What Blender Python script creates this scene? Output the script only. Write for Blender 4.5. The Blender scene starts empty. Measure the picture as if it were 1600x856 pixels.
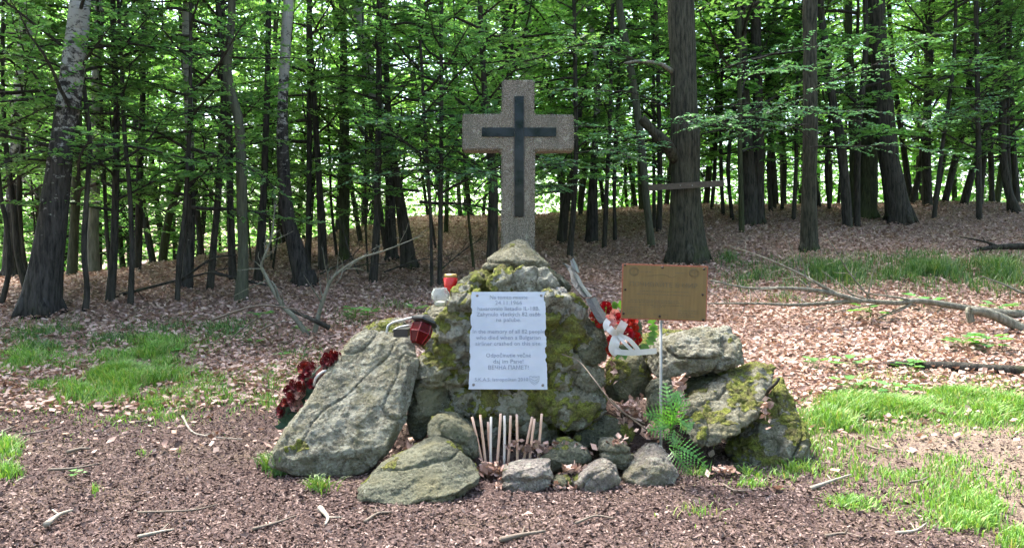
import bpy, bmesh, math, random
import numpy as np
from mathutils import Vector, Matrix
R = math.radians
random.seed(7); rng = np.random.default_rng(7)
scene = bpy.context.scene
COL = scene.collection

# ------------------------------------------------------------------ camera, sky, sun, exposure
F, CX, HY, EYE = 1200.0, 800.0, 390.0, 1.5          # focal length in photo pixels, centre column, horizon row, eye height
cam_d = bpy.data.cameras.new('camera'); cam = bpy.data.objects.new('camera', cam_d); COL.objects.link(cam)
cam.location = (0, 0, EYE); cam.rotation_euler = (R(90), 0, 0)
cam_d.sensor_width = 36; cam_d.lens = 36 * F / 1600; cam_d.shift_y = -(428 - HY) / 1600
cam_d.clip_end = 2000; cam_d.clip_start = 0.05
scene.camera = cam
SUN_EL, SUN_AZ = 62, -38                              # azimuth from +y towards +x
w = bpy.data.worlds.new('World'); scene.world = w; w.use_nodes = True
bg = w.node_tree.nodes['Background']
sky = w.node_tree.nodes.new('ShaderNodeTexSky'); sky.sky_type = 'NISHITA'; sky.sun_disc = False
sky.sun_elevation = R(SUN_EL); sky.sun_rotation = R(SUN_AZ); sky.air_density = 1.0; sky.dust_density = 3.0; sky.ozone_density = 0.6
w.node_tree.links.new(sky.outputs[0], bg.inputs[0]); bg.inputs[1].default_value = 0.15
sd = bpy.data.lights.new('sun', 'SUN'); sd.energy = 3.0; sd.angle = R(12); sd.color = (1, 0.955, 0.88)
sun = bpy.data.objects.new('sun', sd); COL.objects.link(sun); sun.location = (0, 0, 30)
sdir = Vector((math.sin(R(SUN_AZ)) * math.cos(R(SUN_EL)), math.cos(R(SUN_AZ)) * math.cos(R(SUN_EL)), math.sin(R(SUN_EL))))
sun.rotation_euler = sdir.to_track_quat('Z', 'Y').to_euler()
vs = scene.view_settings; vs.view_transform = 'Standard'; vs.look = 'None'; vs.gamma = 1; vs.exposure = 2.55
scene.cycles.max_bounces = 12; scene.cycles.diffuse_bounces = 7; scene.cycles.transmission_bounces = 8; scene.cycles.transparent_max_bounces = 4
scene.cycles.use_adaptive_sampling = True; scene.cycles.adaptive_threshold = 0.03

# ------------------------------------------------------------------ numpy helpers
def _h(ix, iy, iz, s):
    n = (ix * 374761393 + iy * 668265263 + iz * 2147483647 + s * 974634777) & 0xffffffff
    n = ((n ^ (n >> 13)) * 1274126177) & 0xffffffff
    return ((n ^ (n >> 16)) & 0xffff) / 32767.5 - 1.0
def vnoise(P, s=0):
    P = np.asarray(P, float); i = np.floor(P).astype(np.int64); f = P - i; f = f * f * (3 - 2 * f)
    x, y, z = i.T; fx, fy, fz = f.T; o = 0
    for a in (0, 1):
        for b in (0, 1):
            for c in (0, 1):
                o = o + _h(x + a, y + b, z + c, s) * (fx if a else 1 - fx) * (fy if b else 1 - fy) * (fz if c else 1 - fz)
    return o
def fbm(P, s=0, oct=3):
    P = np.asarray(P, float); o = 0; a = 1
    for k in range(oct): o = o + a * vnoise(P * 2 ** k, s + k * 17); a *= .5
    return o
def sstep(a, b, x): t = np.clip((x - a) / (b - a), 0, 1); return t * t * (3 - 2 * t)

def H(x, y):                                           # the lie of the land
    x = np.asarray(x, float); y = np.asarray(y, float)
    t = np.maximum(y - 6.3, 0); t = t * t / (t + 0.8)
    tc = 8.5 + 14.5 * sstep(-8.5, -3.0, x) - 3.5 * sstep(0, 8.0, x); sl = .125 + .037 * sstep(-.5, 6.5, x)
    k = 2.5; fall = sl * tc - .10 * (t - tc)
    a = sl * t; m = np.clip(.5 + .5 * (fall - a) / k * 1.6, 0, 1)
    z = a * m + fall * (1 - m) - k * .35 * m * (1 - m) * .6
    z = np.maximum(z, -3.0 + .02 * t)
    z = z + .03 * np.sin(x * .9 + 1.3) * sstep(6, 10, y) + .06 * np.sin(x * .41 + y * .33) * sstep(9, 15, y)
    r = np.hypot((x - .2) / 1.7, (y - 6.35) / 1.0)
    z = z + .30 * (1 - sstep(.3, 1.0, r))
    return z
def hit(px, py, n=700):                                # first ground point seen at photo pixels
    px = np.atleast_1d(np.asarray(px, float)); py = np.atleast_1d(np.asarray(py, float))
    d = 3.0 * (70 / 3.0) ** (np.arange(n) / (n - 1)); out = np.full(px.shape, 60.0)
    for c in range(0, len(px), 4000):
        a, b = px[c:c + 4000, None], py[c:c + 4000, None]
        Z = EYE - (b - HY) / F * d; g = H((a - CX) / F * d, np.broadcast_to(d, Z.shape))
        u = Z < g; k = np.where(u.any(1), u.argmax(1), n - 1); out[c:c + 4000] = d[k]
    return out
def P3(px, py, D): return np.array([(px - CX) / F * D, D, EYE - (py - HY) / F * D])
def ground_pt(px, py):
    d = float(hit(px, py)[0]); x = (px - CX) / F * d
    return np.array([x, d, float(H(x, d))])

def mesh_np(name, V, faces_list):
    """faces_list: list of int arrays (n,3) or (n,4)"""
    m = bpy.data.meshes.new(name); V = np.asarray(V, np.float32)
    m.vertices.add(len(V)); m.vertices.foreach_set('co', V.ravel())
    loops = np.concatenate([f.ravel() for f in faces_list]).astype(np.int32)
    tot = np.concatenate([np.full(len(f), f.shape[1]) for f in faces_list]).astype(np.int32)
    st = np.concatenate([[0], np.cumsum(tot)[:-1]]).astype(np.int32)
    m.loops.add(len(loops)); m.loops.foreach_set('vertex_index', loops)
    m.polygons.add(len(tot)); m.polygons.foreach_set('loop_start', st); m.polygons.foreach_set('loop_total', tot)
    m.update(calc_edges=True); m.validate(); return m
class MB:
    def __init__(s): s.V = []; s.F = []; s.n = 0
    def add(s, V, Fs):
        V = np.asarray(V, float).reshape(-1, 3)
        s.V.append(V)
        for f in Fs: s.F.append(tuple(i + s.n for i in f))
        s.n += len(V); return s
    def box(s, c, size, rot=None):
        c = np.array(c, float); h = np.array(size) / 2
        V = np.array([(x, y, z) for x in (-1, 1) for y in (-1, 1) for z in (-1, 1)]) * h
        if rot is not None: V = V @ np.array(rot).T
        return s.add(V + c, [(0, 1, 3, 2), (4, 6, 7, 5), (0, 4, 5, 1), (2, 3, 7, 6), (0, 2, 6, 4), (1, 5, 7, 3)])
    def tube(s, pts, rad, seg=8, cap=True, wob=0, sd=0):
        pts = np.asarray(pts, float); n = len(pts); rad = np.broadcast_to(rad, (n,))
        T = np.gradient(pts, axis=0); T /= np.linalg.norm(T, axis=1)[:, None] + 1e-9
        ref = np.array([0, 1, 0]) if abs(T[0][1]) < .8 else np.array([1, 0, 0])
        u = np.cross(T[0], ref); u /= np.linalg.norm(u); Vs = []
        for i in range(n):
            u = u - T[i] * u.dot(T[i]); u /= np.linalg.norm(u) + 1e-9; v = np.cross(T[i], u)
            a = np.arange(seg) / seg * 2 * np.pi
            r = rad[i]
            Vs.append(pts[i] + r * (np.cos(a)[:, None] * u + np.sin(a)[:, None] * v))
        V = np.concatenate(Vs)
        if wob:
            c = np.repeat(pts, seg, 0); dv = V - c
            V = c + dv * (1 + wob * fbm(V * np.array([3, 3, 1.2]) + sd, 5, 3))[:, None]
        Fs = [(i * seg + j, i * seg + (j + 1) % seg, (i + 1) * seg + (j + 1) % seg, (i + 1) * seg + j) for i in range(n - 1) for j in range(seg)]
        if cap: Fs += [tuple(range(seg))[::-1], tuple((n - 1) * seg + j for j in range(seg))]
        return s.add(V, Fs)
    def lathe(s, prof, seg=20, c=(0, 0, 0)):
        c = np.array(c, float); a = np.arange(seg) / seg * 2 * np.pi
        V = np.concatenate([np.stack([r * np.cos(a), r * np.sin(a), np.full(seg, z)], 1) for r, z in prof]) + c; n = len(prof)
        Fs = [(i * seg + j, i * seg + (j + 1) % seg, (i + 1) * seg + (j + 1) % seg, (i + 1) * seg + j) for i in range(n - 1) for j in range(seg)]
        Fs += [tuple(range(seg))[::-1], tuple((n - 1) * seg + j for j in range(seg))]
        return s.add(V, Fs)
    def mesh(s, name):
        m = bpy.data.meshes.new(name); m.from_pydata(np.concatenate(s.V).tolist(), [], s.F); m.update(); return m
def smooth(m, on=True): m.polygons.foreach_set('use_smooth', [on] * len(m.polygons)); m.update()
def obj(name, mesh, mat=None, parent=None, loc=None, sm=False):
    if isinstance(mesh, MB): mesh = mesh.mesh(name)
    o = bpy.data.objects.new(name, mesh); COL.objects.link(o)
    if mat and not mesh.materials: mesh.materials.append(mat)
    if sm: smooth(mesh)
    if parent: o.parent = parent
    if loc is not None: o.location = loc
    return o
def empty(name, loc): o = bpy.data.objects.new(name, None); COL.objects.link(o); o.location = loc; o.empty_display_size = .1; return o
def tag(o, label=None, cat=None, group=None, kind=None):
    if label: o['label'] = label
    if cat: o['category'] = cat
    if group: o['group'] = group
    if kind: o['kind'] = kind
    return o
def catmull(pts, k=6):
    P = np.asarray(pts, float); P = np.vstack([2 * P[0] - P[1], P, 2 * P[-1] - P[-2]]); out = []
    for i in range(1, len(P) - 2):
        for t in np.arange(k) / k:
            a, b, c, d = P[i - 1:i + 3]
            out.append(.5 * (2 * b + (c - a) * t + (2 * a - 5 * b + 4 * c - d) * t * t + (3 * b - a - 3 * c + d) * t ** 3))
    out.append(P[-2]); return np.array(out)

# ------------------------------------------------------------------ materials
def new_mat(name):
    m = bpy.data.materials.new(name); m.use_nodes = True; nt = m.node_tree
    b = nt.nodes['Principled BSDF']; return m, nt, b
def N(nt, t, ins=None, **props):
    n = nt.nodes.new(t)
    for k, v in props.items(): setattr(n, k, v)
    for k, v in (ins or {}).items():
        if isinstance(v, bpy.types.NodeSocket): nt.links.new(v, n.inputs[k])
        else: n.inputs[k].default_value = v
    return n
def ramp(nt, fac, stops):
    n = nt.nodes.new('ShaderNodeValToRGB'); nt.links.new(fac, n.inputs[0]); e = n.color_ramp.elements
    while len(e) < len(stops): e.new(.5)
    for s, (p, c) in zip(e, stops): s.position = p; s.color = (*c, 1) if len(c) == 3 else c
    return n.outputs[0]
def g3(v): return (v, v, v)
def noise(nt, co, sc, det=4, ro=.55): return N(nt, 'ShaderNodeTexNoise', {'Vector': co, 'Scale': sc, 'Detail': det, 'Roughness': ro}).outputs['Fac']
def mixc(nt, f, a, b, mode='MIX'):
    n = nt.nodes.new('ShaderNodeMix'); n.data_type = 'RGBA'; n.blend_type = mode
    for k, v in ((0, f), (6, a), (7, b)):
        if isinstance(v, bpy.types.NodeSocket): nt.links.new(v, n.inputs[k])
        else: n.inputs[k].default_value = (*v, 1) if isinstance(v, tuple) and len(v) == 3 else v
    return n.outputs[2]
def math_(nt, op, a, b=0.0, c=0.0):
    n = nt.nodes.new('ShaderNodeMath'); n.operation = op
    for i, v in enumerate((a, b, c)):
        if isinstance(v, bpy.types.NodeSocket): nt.links.new(v, n.inputs[i])
        else: n.inputs[i].default_value = v
    return n.outputs[0]
def bump(nt, h, dist, st=1.0, nrm=None):
    n = N(nt, 'ShaderNodeBump', {'Height': h, 'Distance': dist, 'Strength': st})
    if nrm: nt.links.new(nrm, n.inputs['Normal'])
    return n.outputs[0]
def plain(name, c, rough=.6, metal=0, var=0.25, sc=8, bmp=0, spec=.5):
    m, nt, b = new_mat(name); co = N(nt, 'ShaderNodeTexCoord').outputs['Object']
    n = noise(nt, co, sc)
    nt.links.new(ramp(nt, n, [(.25, tuple(x * (1 - var) for x in c)), (.75, tuple(min(1, x * (1 + var)) for x in c))]), b.inputs['Base Color'])
    b.inputs['Roughness'].default_value = rough; b.inputs['Metallic'].default_value = metal; b.inputs['Specular IOR Level'].default_value = spec
    if bmp: nt.links.new(bump(nt, noise(nt, co, sc * 4), bmp), b.inputs['Normal'])
    return m
def rock_mat(name, c1=(.135, .128, .094), c2=(.255, .24, .18), lichen=.35, moss=.3, lay=0.0, mossc=((.07, .09, .013), (.29, .31, .055))):
    m, nt, b = new_mat(name); tc = N(nt, 'ShaderNodeTexCoord'); co = N(nt, 'ShaderNodeNewGeometry').outputs['Position']
    big = noise(nt, co, 3.5, 5, .6); base = ramp(nt, big, [(.3, c1), (.7, c2)])
    fine = noise(nt, co, 55, 4, .7)
    base = mixc(nt, .75, base, ramp(nt, fine, [(.32, g3(.12)), (.48, g3(.85)), (.68, g3(1.5))]), 'MULTIPLY')
    # lichen: pale crusty blotches
    ln = noise(nt, co, 14, 6, .75); lm = ramp(nt, ln, [(.62 - lichen * .25, g3(0)), (.68 - lichen * .22, g3(1))])
    base = mixc(nt, math_(nt, 'MULTIPLY', lm, .6), base, (.36, .36, .29))
    dk = noise(nt, co, 6, 7, .75); base = mixc(nt, ramp(nt, dk, [(.50, g3(0)), (.62, g3(.75))]), base, (.085, .082, .052))
    yl = noise(nt, co, 3, 5, .65); base = mixc(nt, ramp(nt, yl, [(.45, g3(0)), (.7, g3(.6))]), base, (.22, .20, .11))
    at = N(nt, 'ShaderNodeAttribute'); at.attribute_name = 'moss'
    mm = math_(nt, 'ADD', at.outputs['Fac'], math_(nt, 'MULTIPLY', math_(nt, 'SUBTRACT', noise(nt, co, 60, 3, .7), .5), 1.3))
    mask = ramp(nt, mm, [(.42, g3(0)), (.62, g3(1))])
    mf = noise(nt, co, 90, 3, .7)
    mcol = mixc(nt, ramp(nt, noise(nt, co, 14, 4, .7), [(.4, g3(0)), (.62, g3(1))]), ramp(nt, mf, [(.3, mossc[0]), (.72, mossc[1])]), ramp(nt, mf, [(.35, (.075, .06, .025)), (.7, (.17, .16, .06))]))
    col = mixc(nt, mask, base, mcol)
    nt.links.new(col, b.inputs['Base Color']); b.inputs['Roughness'].default_value = .92; b.inputs['Specular IOR Level'].default_value = .25
    b1 = bump(nt, noise(nt, co, 24, 7, .8), .045, 1)
    vo = N(nt, 'ShaderNodeTexVoronoi', {'Vector': co, 'Scale': 48}).outputs['Distance']
    b2 = bump(nt, vo, .012, .7, b1)
    b3 = bump(nt, math_(nt, 'MULTIPLY', mask, mf), .02, .9, b2)
    nt.links.new(b3, b.inputs['Normal']); return m
def leaf_mat(name, stops, trans=.45, tcol=None, rough=.45, spec=.4):
    m, nt, b = new_mat(name)
    g = N(nt, 'ShaderNodeNewGeometry'); oi = N(nt, 'ShaderNodeObjectInfo')
    c = ramp(nt, g.outputs['Random Per Island'], stops)
    hs = N(nt, 'ShaderNodeHueSaturation', {'Hue': math_(nt, 'ADD', .488, math_(nt, 'MULTIPLY', oi.outputs['Random'], .024)), 'Value': math_(nt, 'ADD', .8, math_(nt, 'MULTIPLY', oi.outputs['Random'], .4)), 'Color': c})
    c = hs.outputs[0]
    nt.links.new(c, b.inputs['Base Color']); b.inputs['Roughness'].default_value = rough; b.inputs['Specular IOR Level'].default_value = spec
    t = N(nt, 'ShaderNodeBsdfTranslucent', {'Color': mixc(nt, 1.0, c, tcol or (1.9, 2.1, .7), 'MULTIPLY')})
    mx = N(nt, 'ShaderNodeMixShader', {0: trans, 1: b.outputs[0], 2: t.outputs[0]})
    nt.links.new(mx.outputs[0], nt.nodes['Material Output'].inputs[0]); return m
def bark_mat(name, c1, c2, moss=.3, birch=False, low=2.2):
    m, nt, b = new_mat(name); tc = N(nt, 'ShaderNodeTexCoord'); co = tc.outputs['Object']
    st = N(nt, 'ShaderNodeMapping', {'Vector': co, 'Scale': (1, 1, .16)}).outputs[0]
    furr = noise(nt, st, 22, 5, .65)
    base = ramp(nt, furr, [(.36, c1), (.62, c2)])
    z = N(nt, 'ShaderNodeSeparateXYZ', {0: co}).outputs[2]
    if birch:
        hz = N(nt, 'ShaderNodeMapping', {'Vector': co, 'Scale': (1.2, 1.2, 1.6)}).outputs[0]
        patch = noise(nt, hz, 7.5, 5, .7)
        lent = noise(nt, N(nt, 'ShaderNodeMapping', {'Vector': co, 'Scale': (1, 1, 9)}).outputs[0], 5, 3)
        white = mixc(nt, ramp(nt, lent, [(.58, g3(0)), (.64, g3(.7))]), (.27, .26, .235), (.06, .055, .048))
        f = math_(nt, 'ADD', patch, math_(nt, 'MULTIPLY', math_(nt, 'SUBTRACT', low, z), .09))
        base = mixc(nt, ramp(nt, f, [(.43, g3(0)), (.53, g3(1))]), white, base)
    mn = noise(nt, co, 2.2, 4, .6)
    f = math_(nt, 'ADD', mn, math_(nt, 'MULTIPLY', math_(nt, 'SUBTRACT', .7, z), .12))
    mk = ramp(nt, f, [(.72 - .25 * moss, g3(0)), (.9 - .25 * moss, g3(.75))])
    base = mixc(nt, mk, base, ramp(nt, noise(nt, co, 40), [(.3, (.02, .03, .007)), (.7, (.055, .075, .018))]))
    nt.links.new(base, b.inputs['Base Color']); b.inputs['Roughness'].default_value = .9; b.inputs['Specular IOR Level'].default_value = .2
    nt.links.new(bump(nt, furr, .03, .9), b.inputs['Normal']); return m

M = {}
M['bark_dark'] = bark_mat('dark_bark', (.012, .011, .009), (.05, .045, .036), .25)
M['bark_oak'] = bark_mat('furrowed_oak_bark', (.012, .012, .008), (.058, .054, .037), .5)
M['bark_green'] = bark_mat('smooth_greenish_bark', (.04, .042, .027), (.078, .08, .055), .3)
M['bark_pale'] = bark_mat('pale_bark', (.10, .095, .08), (.20, .19, .165), .1)
M['bark_moss'] = bark_mat('mossy_bark', (.018, .022, .010), (.055, .062, .03), .8)
M['birch'] = bark_mat('birch_bark', (.010, .009, .008), (.05, .045, .04), .1, True, 3.2)
M['birch_low'] = bark_mat('birch_bark_pale', (.012, .011, .010), (.06, .055, .05), .1, True, 2.6)
M['leaf'] = leaf_mat('beech_leaf', [(0, (.045, .10, .038)), (.5, (.075, .15, .056)), (1, (.12, .20, .078))], .58, (2.4, 2.6, 1.3))
M['leaf_near'] = leaf_mat('fresh_leaf', [(0, (.045, .11, .055)), (.6, (.07, .15, .078)), (1, (.11, .20, .10))], .4, (1.9, 2.1, 1.2))
M['leaf_far'] = leaf_mat('far_leaf', [(0, (.06, .13, .04)), (.5, (.10, .19, .064)), (1, (.15, .26, .10))], .6, (2.5, 2.7, 1.3))
M['fern'] = leaf_mat('fern_leaf', [(0, (.05, .15, .03)), (1, (.11, .27, .06))], .3)
M['grass'] = leaf_mat('grass_blade', [(0, (.06, .14, .025)), (.45, (.13, .25, .045)), (.8, (.20, .33, .07)), (.9, (.24, .28, .09)), (1, (.34, .29, .15))], .25, (1.5, 1.6, .6), rough=.5)
M['grass_dark'] = leaf_mat('dull_grass_blade', [(0, (.035, .075, .02)), (.7, (.07, .13, .035)), (1, (.2, .2, .09))], .25)
M['litter'] = leaf_mat('dry_leaf', [(0, (.17, .10, .075)), (.25, (.29, .185, .145)), (.6, (.39, .262, .207)), (.9, (.50, .37, .305)), (1, (.28, .17, .09))], .12, (1.2, 1, .8), .6, .3)
M['chips'] = leaf_mat('bark_chip', [(0, (.035, .02, .02)), (.5, (.085, .054, .047)), (.88, (.15, .10, .088)), (1, (.30, .22, .19))], .0, (1, 1, 1), .8, .2)
M['shrub_bark'] = bark_mat('grey_shrub_bark', (.10, .10, .075), (.17, .165, .125), .1)
M['deadwood'] = bark_mat('dead_wood', (.09, .085, .065), (.20, .19, .15), .0)
M['twig'] = plain('twig', (.13, .10, .075), .85, bmp=.004, sc=12)
M['twig_pale'] = plain('pale_twig', (.25, .215, .17), .85, bmp=.004, sc=12)
M['candle'] = plain('beige_wax', (.62, .40, .29), .45, var=.08, sc=20)
M['candle_w'] = plain('white_wax', (.75, .66, .58), .45, var=.05, sc=20)

def ground_mat():
    m, nt, b = new_mat('forest_floor'); co = N(nt, 'ShaderNodeNewGeometry').outputs['Position']
    s = N(nt, 'ShaderNodeSeparateXYZ', {0: co}); wob = noise(nt, co, .6, 4)
    yy = math_(nt, 'ADD', s.outputs[1], math_(nt, 'MULTIPLY', wob, 2.0))
    mul = mixc(nt, noise(nt, co, 40, 5, .7), (.045, .028, .024), (.16, .105, .09))
    mul = mixc(nt, ramp(nt, noise(nt, co, 1.1, 3), [(.48, g3(0)), (.62, g3(.7))]), mul, (.17, .125, .09))
    xm = ramp(nt, math_(nt, 'MULTIPLY', math_(nt, 'ADD', s.outputs[0], wob), .2), [(.48, g3(0)), (.75, g3(.8))])
    mul = mixc(nt, xm, mul, mixc(nt, noise(nt, co, 30, 5, .7), (.15, .11, .08), (.36, .28, .21)))
    lit = ramp(nt, N(nt, 'ShaderNodeTexVoronoi', {'Vector': co, 'Scale': 16}).outputs['Color'], [(.1, (.09, .055, .04)), (.5, (.20, .13, .10)), (.9, (.33, .22, .175))])
    base = mixc(nt, ramp(nt, math_(nt, 'MULTIPLY', yy, .1), [(.72, g3(0)), (.86, g3(1))]), mul, lit)
    nt.links.new(base, b.inputs['Base Color']); b.inputs['Roughness'].default_value = .95; b.inputs['Specular IOR Level'].default_value = .15
    nt.links.new(bump(nt, noise(nt, co, 45, 5, .75), .03, 1), b.inputs['Normal']); return m
M['ground'] = ground_mat()

# ------------------------------------------------------------------ terrain
def build_ground():
    xs = np.concatenate([-np.geomspace(300, 12, 24), np.arange(-11.6, 12, .16), np.geomspace(12.2, 300, 24)])
    ys = np.concatenate([-np.geomspace(60, 1, 8), np.arange(0, 22, .16), np.geomspace(22.3, 400, 50)])
    X, Y = np.meshgrid(xs, ys); Z = H(X, Y)
    Pn = np.stack([X.ravel(), Y.ravel(), 0 * X.ravel()], 1)
    near = (sstep(40, 15, Y.ravel()))
    Z = Z.ravel() + (.02 * fbm(Pn * 1.1, 3, 3) + .008 * vnoise(Pn * 7, 9)) * near
    V = np.stack([X.ravel(), Y.ravel(), Z], 1); nx = len(xs); i = np.arange(len(ys) - 1)[:, None] * nx + np.arange(nx - 1)[None]
    i = i.ravel(); m = mesh_np('ground', V, [np.stack([i, i + 1, i + nx + 1, i + nx], 1)]); smooth(m)
    tag(obj('ground', m, M['ground']), 'forest floor of bark mulch, bare soil and leaf litter rising into the wood', 'ground', kind='structure')
build_ground()

# ------------------------------------------------------------------ rocks
def remesh(m, vox):
    o = bpy.data.objects.new('tmp', m); COL.objects.link(o)
    md = o.modifiers.new('r', 'REMESH'); md.mode = 'VOXEL'; md.voxel_size = vox
    dg = bpy.context.evaluated_depsgraph_get(); n = bpy.data.meshes.new_from_object(o.evaluated_get(dg))
    bpy.data.objects.remove(o); return n
def get_vn(m):
    n = len(m.vertices); V = np.empty(n * 3); m.vertices.foreach_get('co', V); Nn = np.empty(n * 3); m.vertices.foreach_get('normal', Nn); return V.reshape(-1, 3), Nn.reshape(-1, 3)
def moss_coat(m, base, moss):
    """cushions of moss that stand proud of the stone; their extent is kept as a vertex attribute"""
    V, Nn = get_vn(m); Wd = V + np.asarray(base)
    f = .5 + .38 * fbm(Wd * 5.5, 91, 3) + .17 * Nn[:, 2] + .12 * fbm(Wd * 22, 95, 2)
    k = sstep(1.02 - moss * .75, 1.12 - moss * .75, f)
    V = V + Nn * (k * (.006 + .007 * fbm(Wd * 48, 97, 2)))[:, None]; m.vertices.foreach_set('co', V.ravel())
    a = m.attributes.new('moss', 'FLOAT', 'POINT'); a.data.foreach_set('value', k.astype(np.float32)); m.update()
def displace(m, amp, sd=0, base=(0, 0, 0), moss=0.0, crack=1.0):
    V, Nn = get_vn(m); rg_ = np.random.default_rng(sd)
    ax = rg_.normal(0, 1, 3); ax /= np.linalg.norm(ax)
    Q = V + ax * (V @ ax)[:, None] * 1.4                 # grain: noise stretched across one axis
    steps = vnoise(Q * 7, sd + 31); steps = np.round(steps * 3) / 3 * .75 + steps * .25
    cr = -np.exp(-(vnoise(Q * 3.2 + 9, sd + 40) / .035) ** 2) * crack
    d = amp * 1.15 * (fbm(V * 4.5 + sd, sd, 2) * .4 + 1.25 * steps + 1.7 * cr + .42 * (1 - 2 * np.abs(vnoise(V * 19 + 3, sd + 2))) + .42 * fbm(V * 42, sd + 5, 2))
    V = V + Nn * d[:, None]; m.vertices.foreach_set('co', V.ravel()); m.update(); moss_coat(m, base, moss)
def facet(bm, sd, n, keep=.90):
    rr = np.random.default_rng(sd + 500)
    for k in range(n):
        d = rr.normal(0, 1, 3) * [1, 1, 1] * .8 + [0, -1.3, .45]; d /= np.linalg.norm(d); P = np.array([v.co for v in bm.verts]); c = P.mean(0); q = (P - c) @ d; t = q.max() * rr.uniform(keep, .93)
        bmesh.ops.bisect_plane(bm, geom=bm.verts[:] + bm.edges[:] + bm.faces[:], plane_co=Vector(c + d * t), plane_no=Vector(d), clear_outer=True)
        e = [x for x in bm.edges if x.is_boundary]
        if e: bmesh.ops.contextual_create(bm, geom=e)
        bm.verts.ensure_lookup_table()
def hull_mesh(pts, fac=0, sd=0, keep=.9):
    bm = bmesh.new()
    for p in pts: bm.verts.new(p)
    r = bmesh.ops.convex_hull(bm, input=bm.verts)
    bmesh.ops.delete(bm, geom=[v for v in bm.verts if not v.link_faces], context='VERTS')
    if fac: facet(bm, sd, fac, keep)
    bmesh.ops.recalc_face_normals(bm, faces=bm.faces)
    m = bpy.data.meshes.new('h'); bm.to_mesh(m); bm.free(); return m
MOSS = {'rock_grey': .12, 'rock_green': .22, 'rock_mossy': .62, 'rock_dark': .42, 'rock_pink': .12, 'rock_white': 0, 'rock_cap': .25, 'mortar': .78}
def rock(label, out, D, mat, lean=.15, tf=.12, tb=.3, fs=.62, amp=.012, vox=.0105, sd=1, group=None, name='boulder', ext=(), fc=None, fac=13, moss=None):
    o = np.array(out, float); rr = np.random.default_rng(sd)
    c = o.mean(0) if fc is None else np.array(fc, float)
    yb, yt = o[:, 1].max(), o[:, 1].min()
    Dm = lambda py: D + tf + lean * (yb - py) / (yb - yt)
    pts = []
    for p in o: pts.append(P3(p[0], p[1], Dm(p[1])))
    for ii, p in enumerate(o):
        if len(o) > 6 and ii % 3 == 2: continue
        q = c + (p - c) * fs * rr.uniform(.88, 1.08); pts.append(P3(q[0], q[1], Dm(q[1]) - tf * rr.uniform(.75, 1)))
    for p in o:
        q = c + (p - c) * .8; Dd = Dm(q[1]) + tb * rr.uniform(.7, 1)
        pp = P3(q[0], q[1], Dm(q[1])); pts.append(np.array([pp[0], Dd, pp[2]]))
    for e in ext: pts.append(P3(*e))
    pts = np.array(pts)
    base = np.array([pts[:, 0].mean(), pts[:, 1].mean(), max(pts[:, 2].min(), -.05)])
    m = remesh(hull_mesh((pts - base).tolist(), fac, sd, .76), vox); displace(m, amp, sd, base, MOSS[mat] if moss is None else moss)
    smooth(m); ob = obj(name, m, M[mat], loc=base)
    return tag(ob, label, 'stone' if name != 'boulder' else 'boulder', group)
M['rock_grey'] = rock_mat('rough_grey_rock', lichen=.55, moss=.02)
M['rock_green'] = rock_mat('greenish_rock', (.10, .102, .07), (.195, .196, .138), .05, .12)
M['rock_mossy'] = rock_mat('mossy_rock', (.115, .11, .078), (.24, .228, .17), .3, .50)
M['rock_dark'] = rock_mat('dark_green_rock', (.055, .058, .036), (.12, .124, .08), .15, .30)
M['rock_pink'] = rock_mat('pale_pinkish_rock', (.16, .138, .12), (.30, .262, .23), .35, .08)
M['rock_white'] = rock_mat('pale_rock', (.36, .34, .32), (.5, .48, .45), .2, 0)
M['rock_cap'] = rock_mat('olive_capstone', (.15, .142, .098), (.24, .225, .16), .05, .2)
M['mortar'] = rock_mat('mossy_mortared_rubble', (.10, .095, .07), (.30, .288, .225), .75, .52)

G = 'boulders of the memorial cairn'
rock('largest rough light grey slab leaning at the left of the cairn',
     [(418, 728), (426, 700), (470, 645), (505, 600), (548, 526), (568, 515), (640, 524), (654, 560), (650, 590), (636, 655), (606, 712), (560, 748), (500, 748), (455, 742)], 4.95, 'rock_grey', .55, .10, .26, .88, .0085, sd=3, group=G, fac=2)
rock('wide smooth grey-green wedge lying lowest in front, left of the candles',
     [(556, 765), (585, 735), (640, 705), (682, 687), (703, 690), (752, 742), (748, 758), (722, 775), (682, 802), (600, 796), (562, 785)], 4.42, 'rock_green', .45, .10, .35, .82, .010, sd=4, group=G, fc=(650, 740), fac=2)
rock('small rounded dark grey boulder wedged behind the front wedge, left of the candles',
     [(667, 672), (676, 655), (692, 647), (718, 655), (740, 672), (750, 715), (715, 715), (674, 695)], 4.98, 'rock_green', .15, .12, .25, .6, .012, sd=5, group=G)
rock('narrow shadowed boulder standing between the big left slab and the mound',
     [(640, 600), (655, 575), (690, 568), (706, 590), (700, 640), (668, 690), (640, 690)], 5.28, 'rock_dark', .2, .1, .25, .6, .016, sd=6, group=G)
rock('lumpy pale boulder under the red lantern at the mound left shoulder',
     [(652, 560), (668, 545), (690, 548), (704, 570), (700, 600), (670, 605), (650, 590)], 5.36, 'mortar', .1, .1, .25, .6, .02, sd=7, group=G)
rock('low mossy stone behind the top edge of the left slab',
     [(565, 512), (590, 503), (625, 502), (640, 520), (600, 535), (570, 530)], 5.75, 'rock_mossy', .2, .08, .3, .6, .015, sd=8, group=G)
rock('green mossy stone carrying the glass jar behind the lantern',
     [(652, 500), (672, 478), (700, 474), (712, 490), (700, 520), (660, 525), (648, 515)], 5.85, 'rock_mossy', .2, .08, .25, .6, .02, sd=9, group=G)
rock('square grey stone right in front of the candles',
     [(779, 762), (784, 735), (800, 725), (862, 720), (867, 748), (850, 772), (822, 779), (788, 777)], 4.72, 'rock_pink', .1, .09, .16, .78, .0095, vox=.008, sd=10, group=G, fc=(820, 742))
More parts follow.
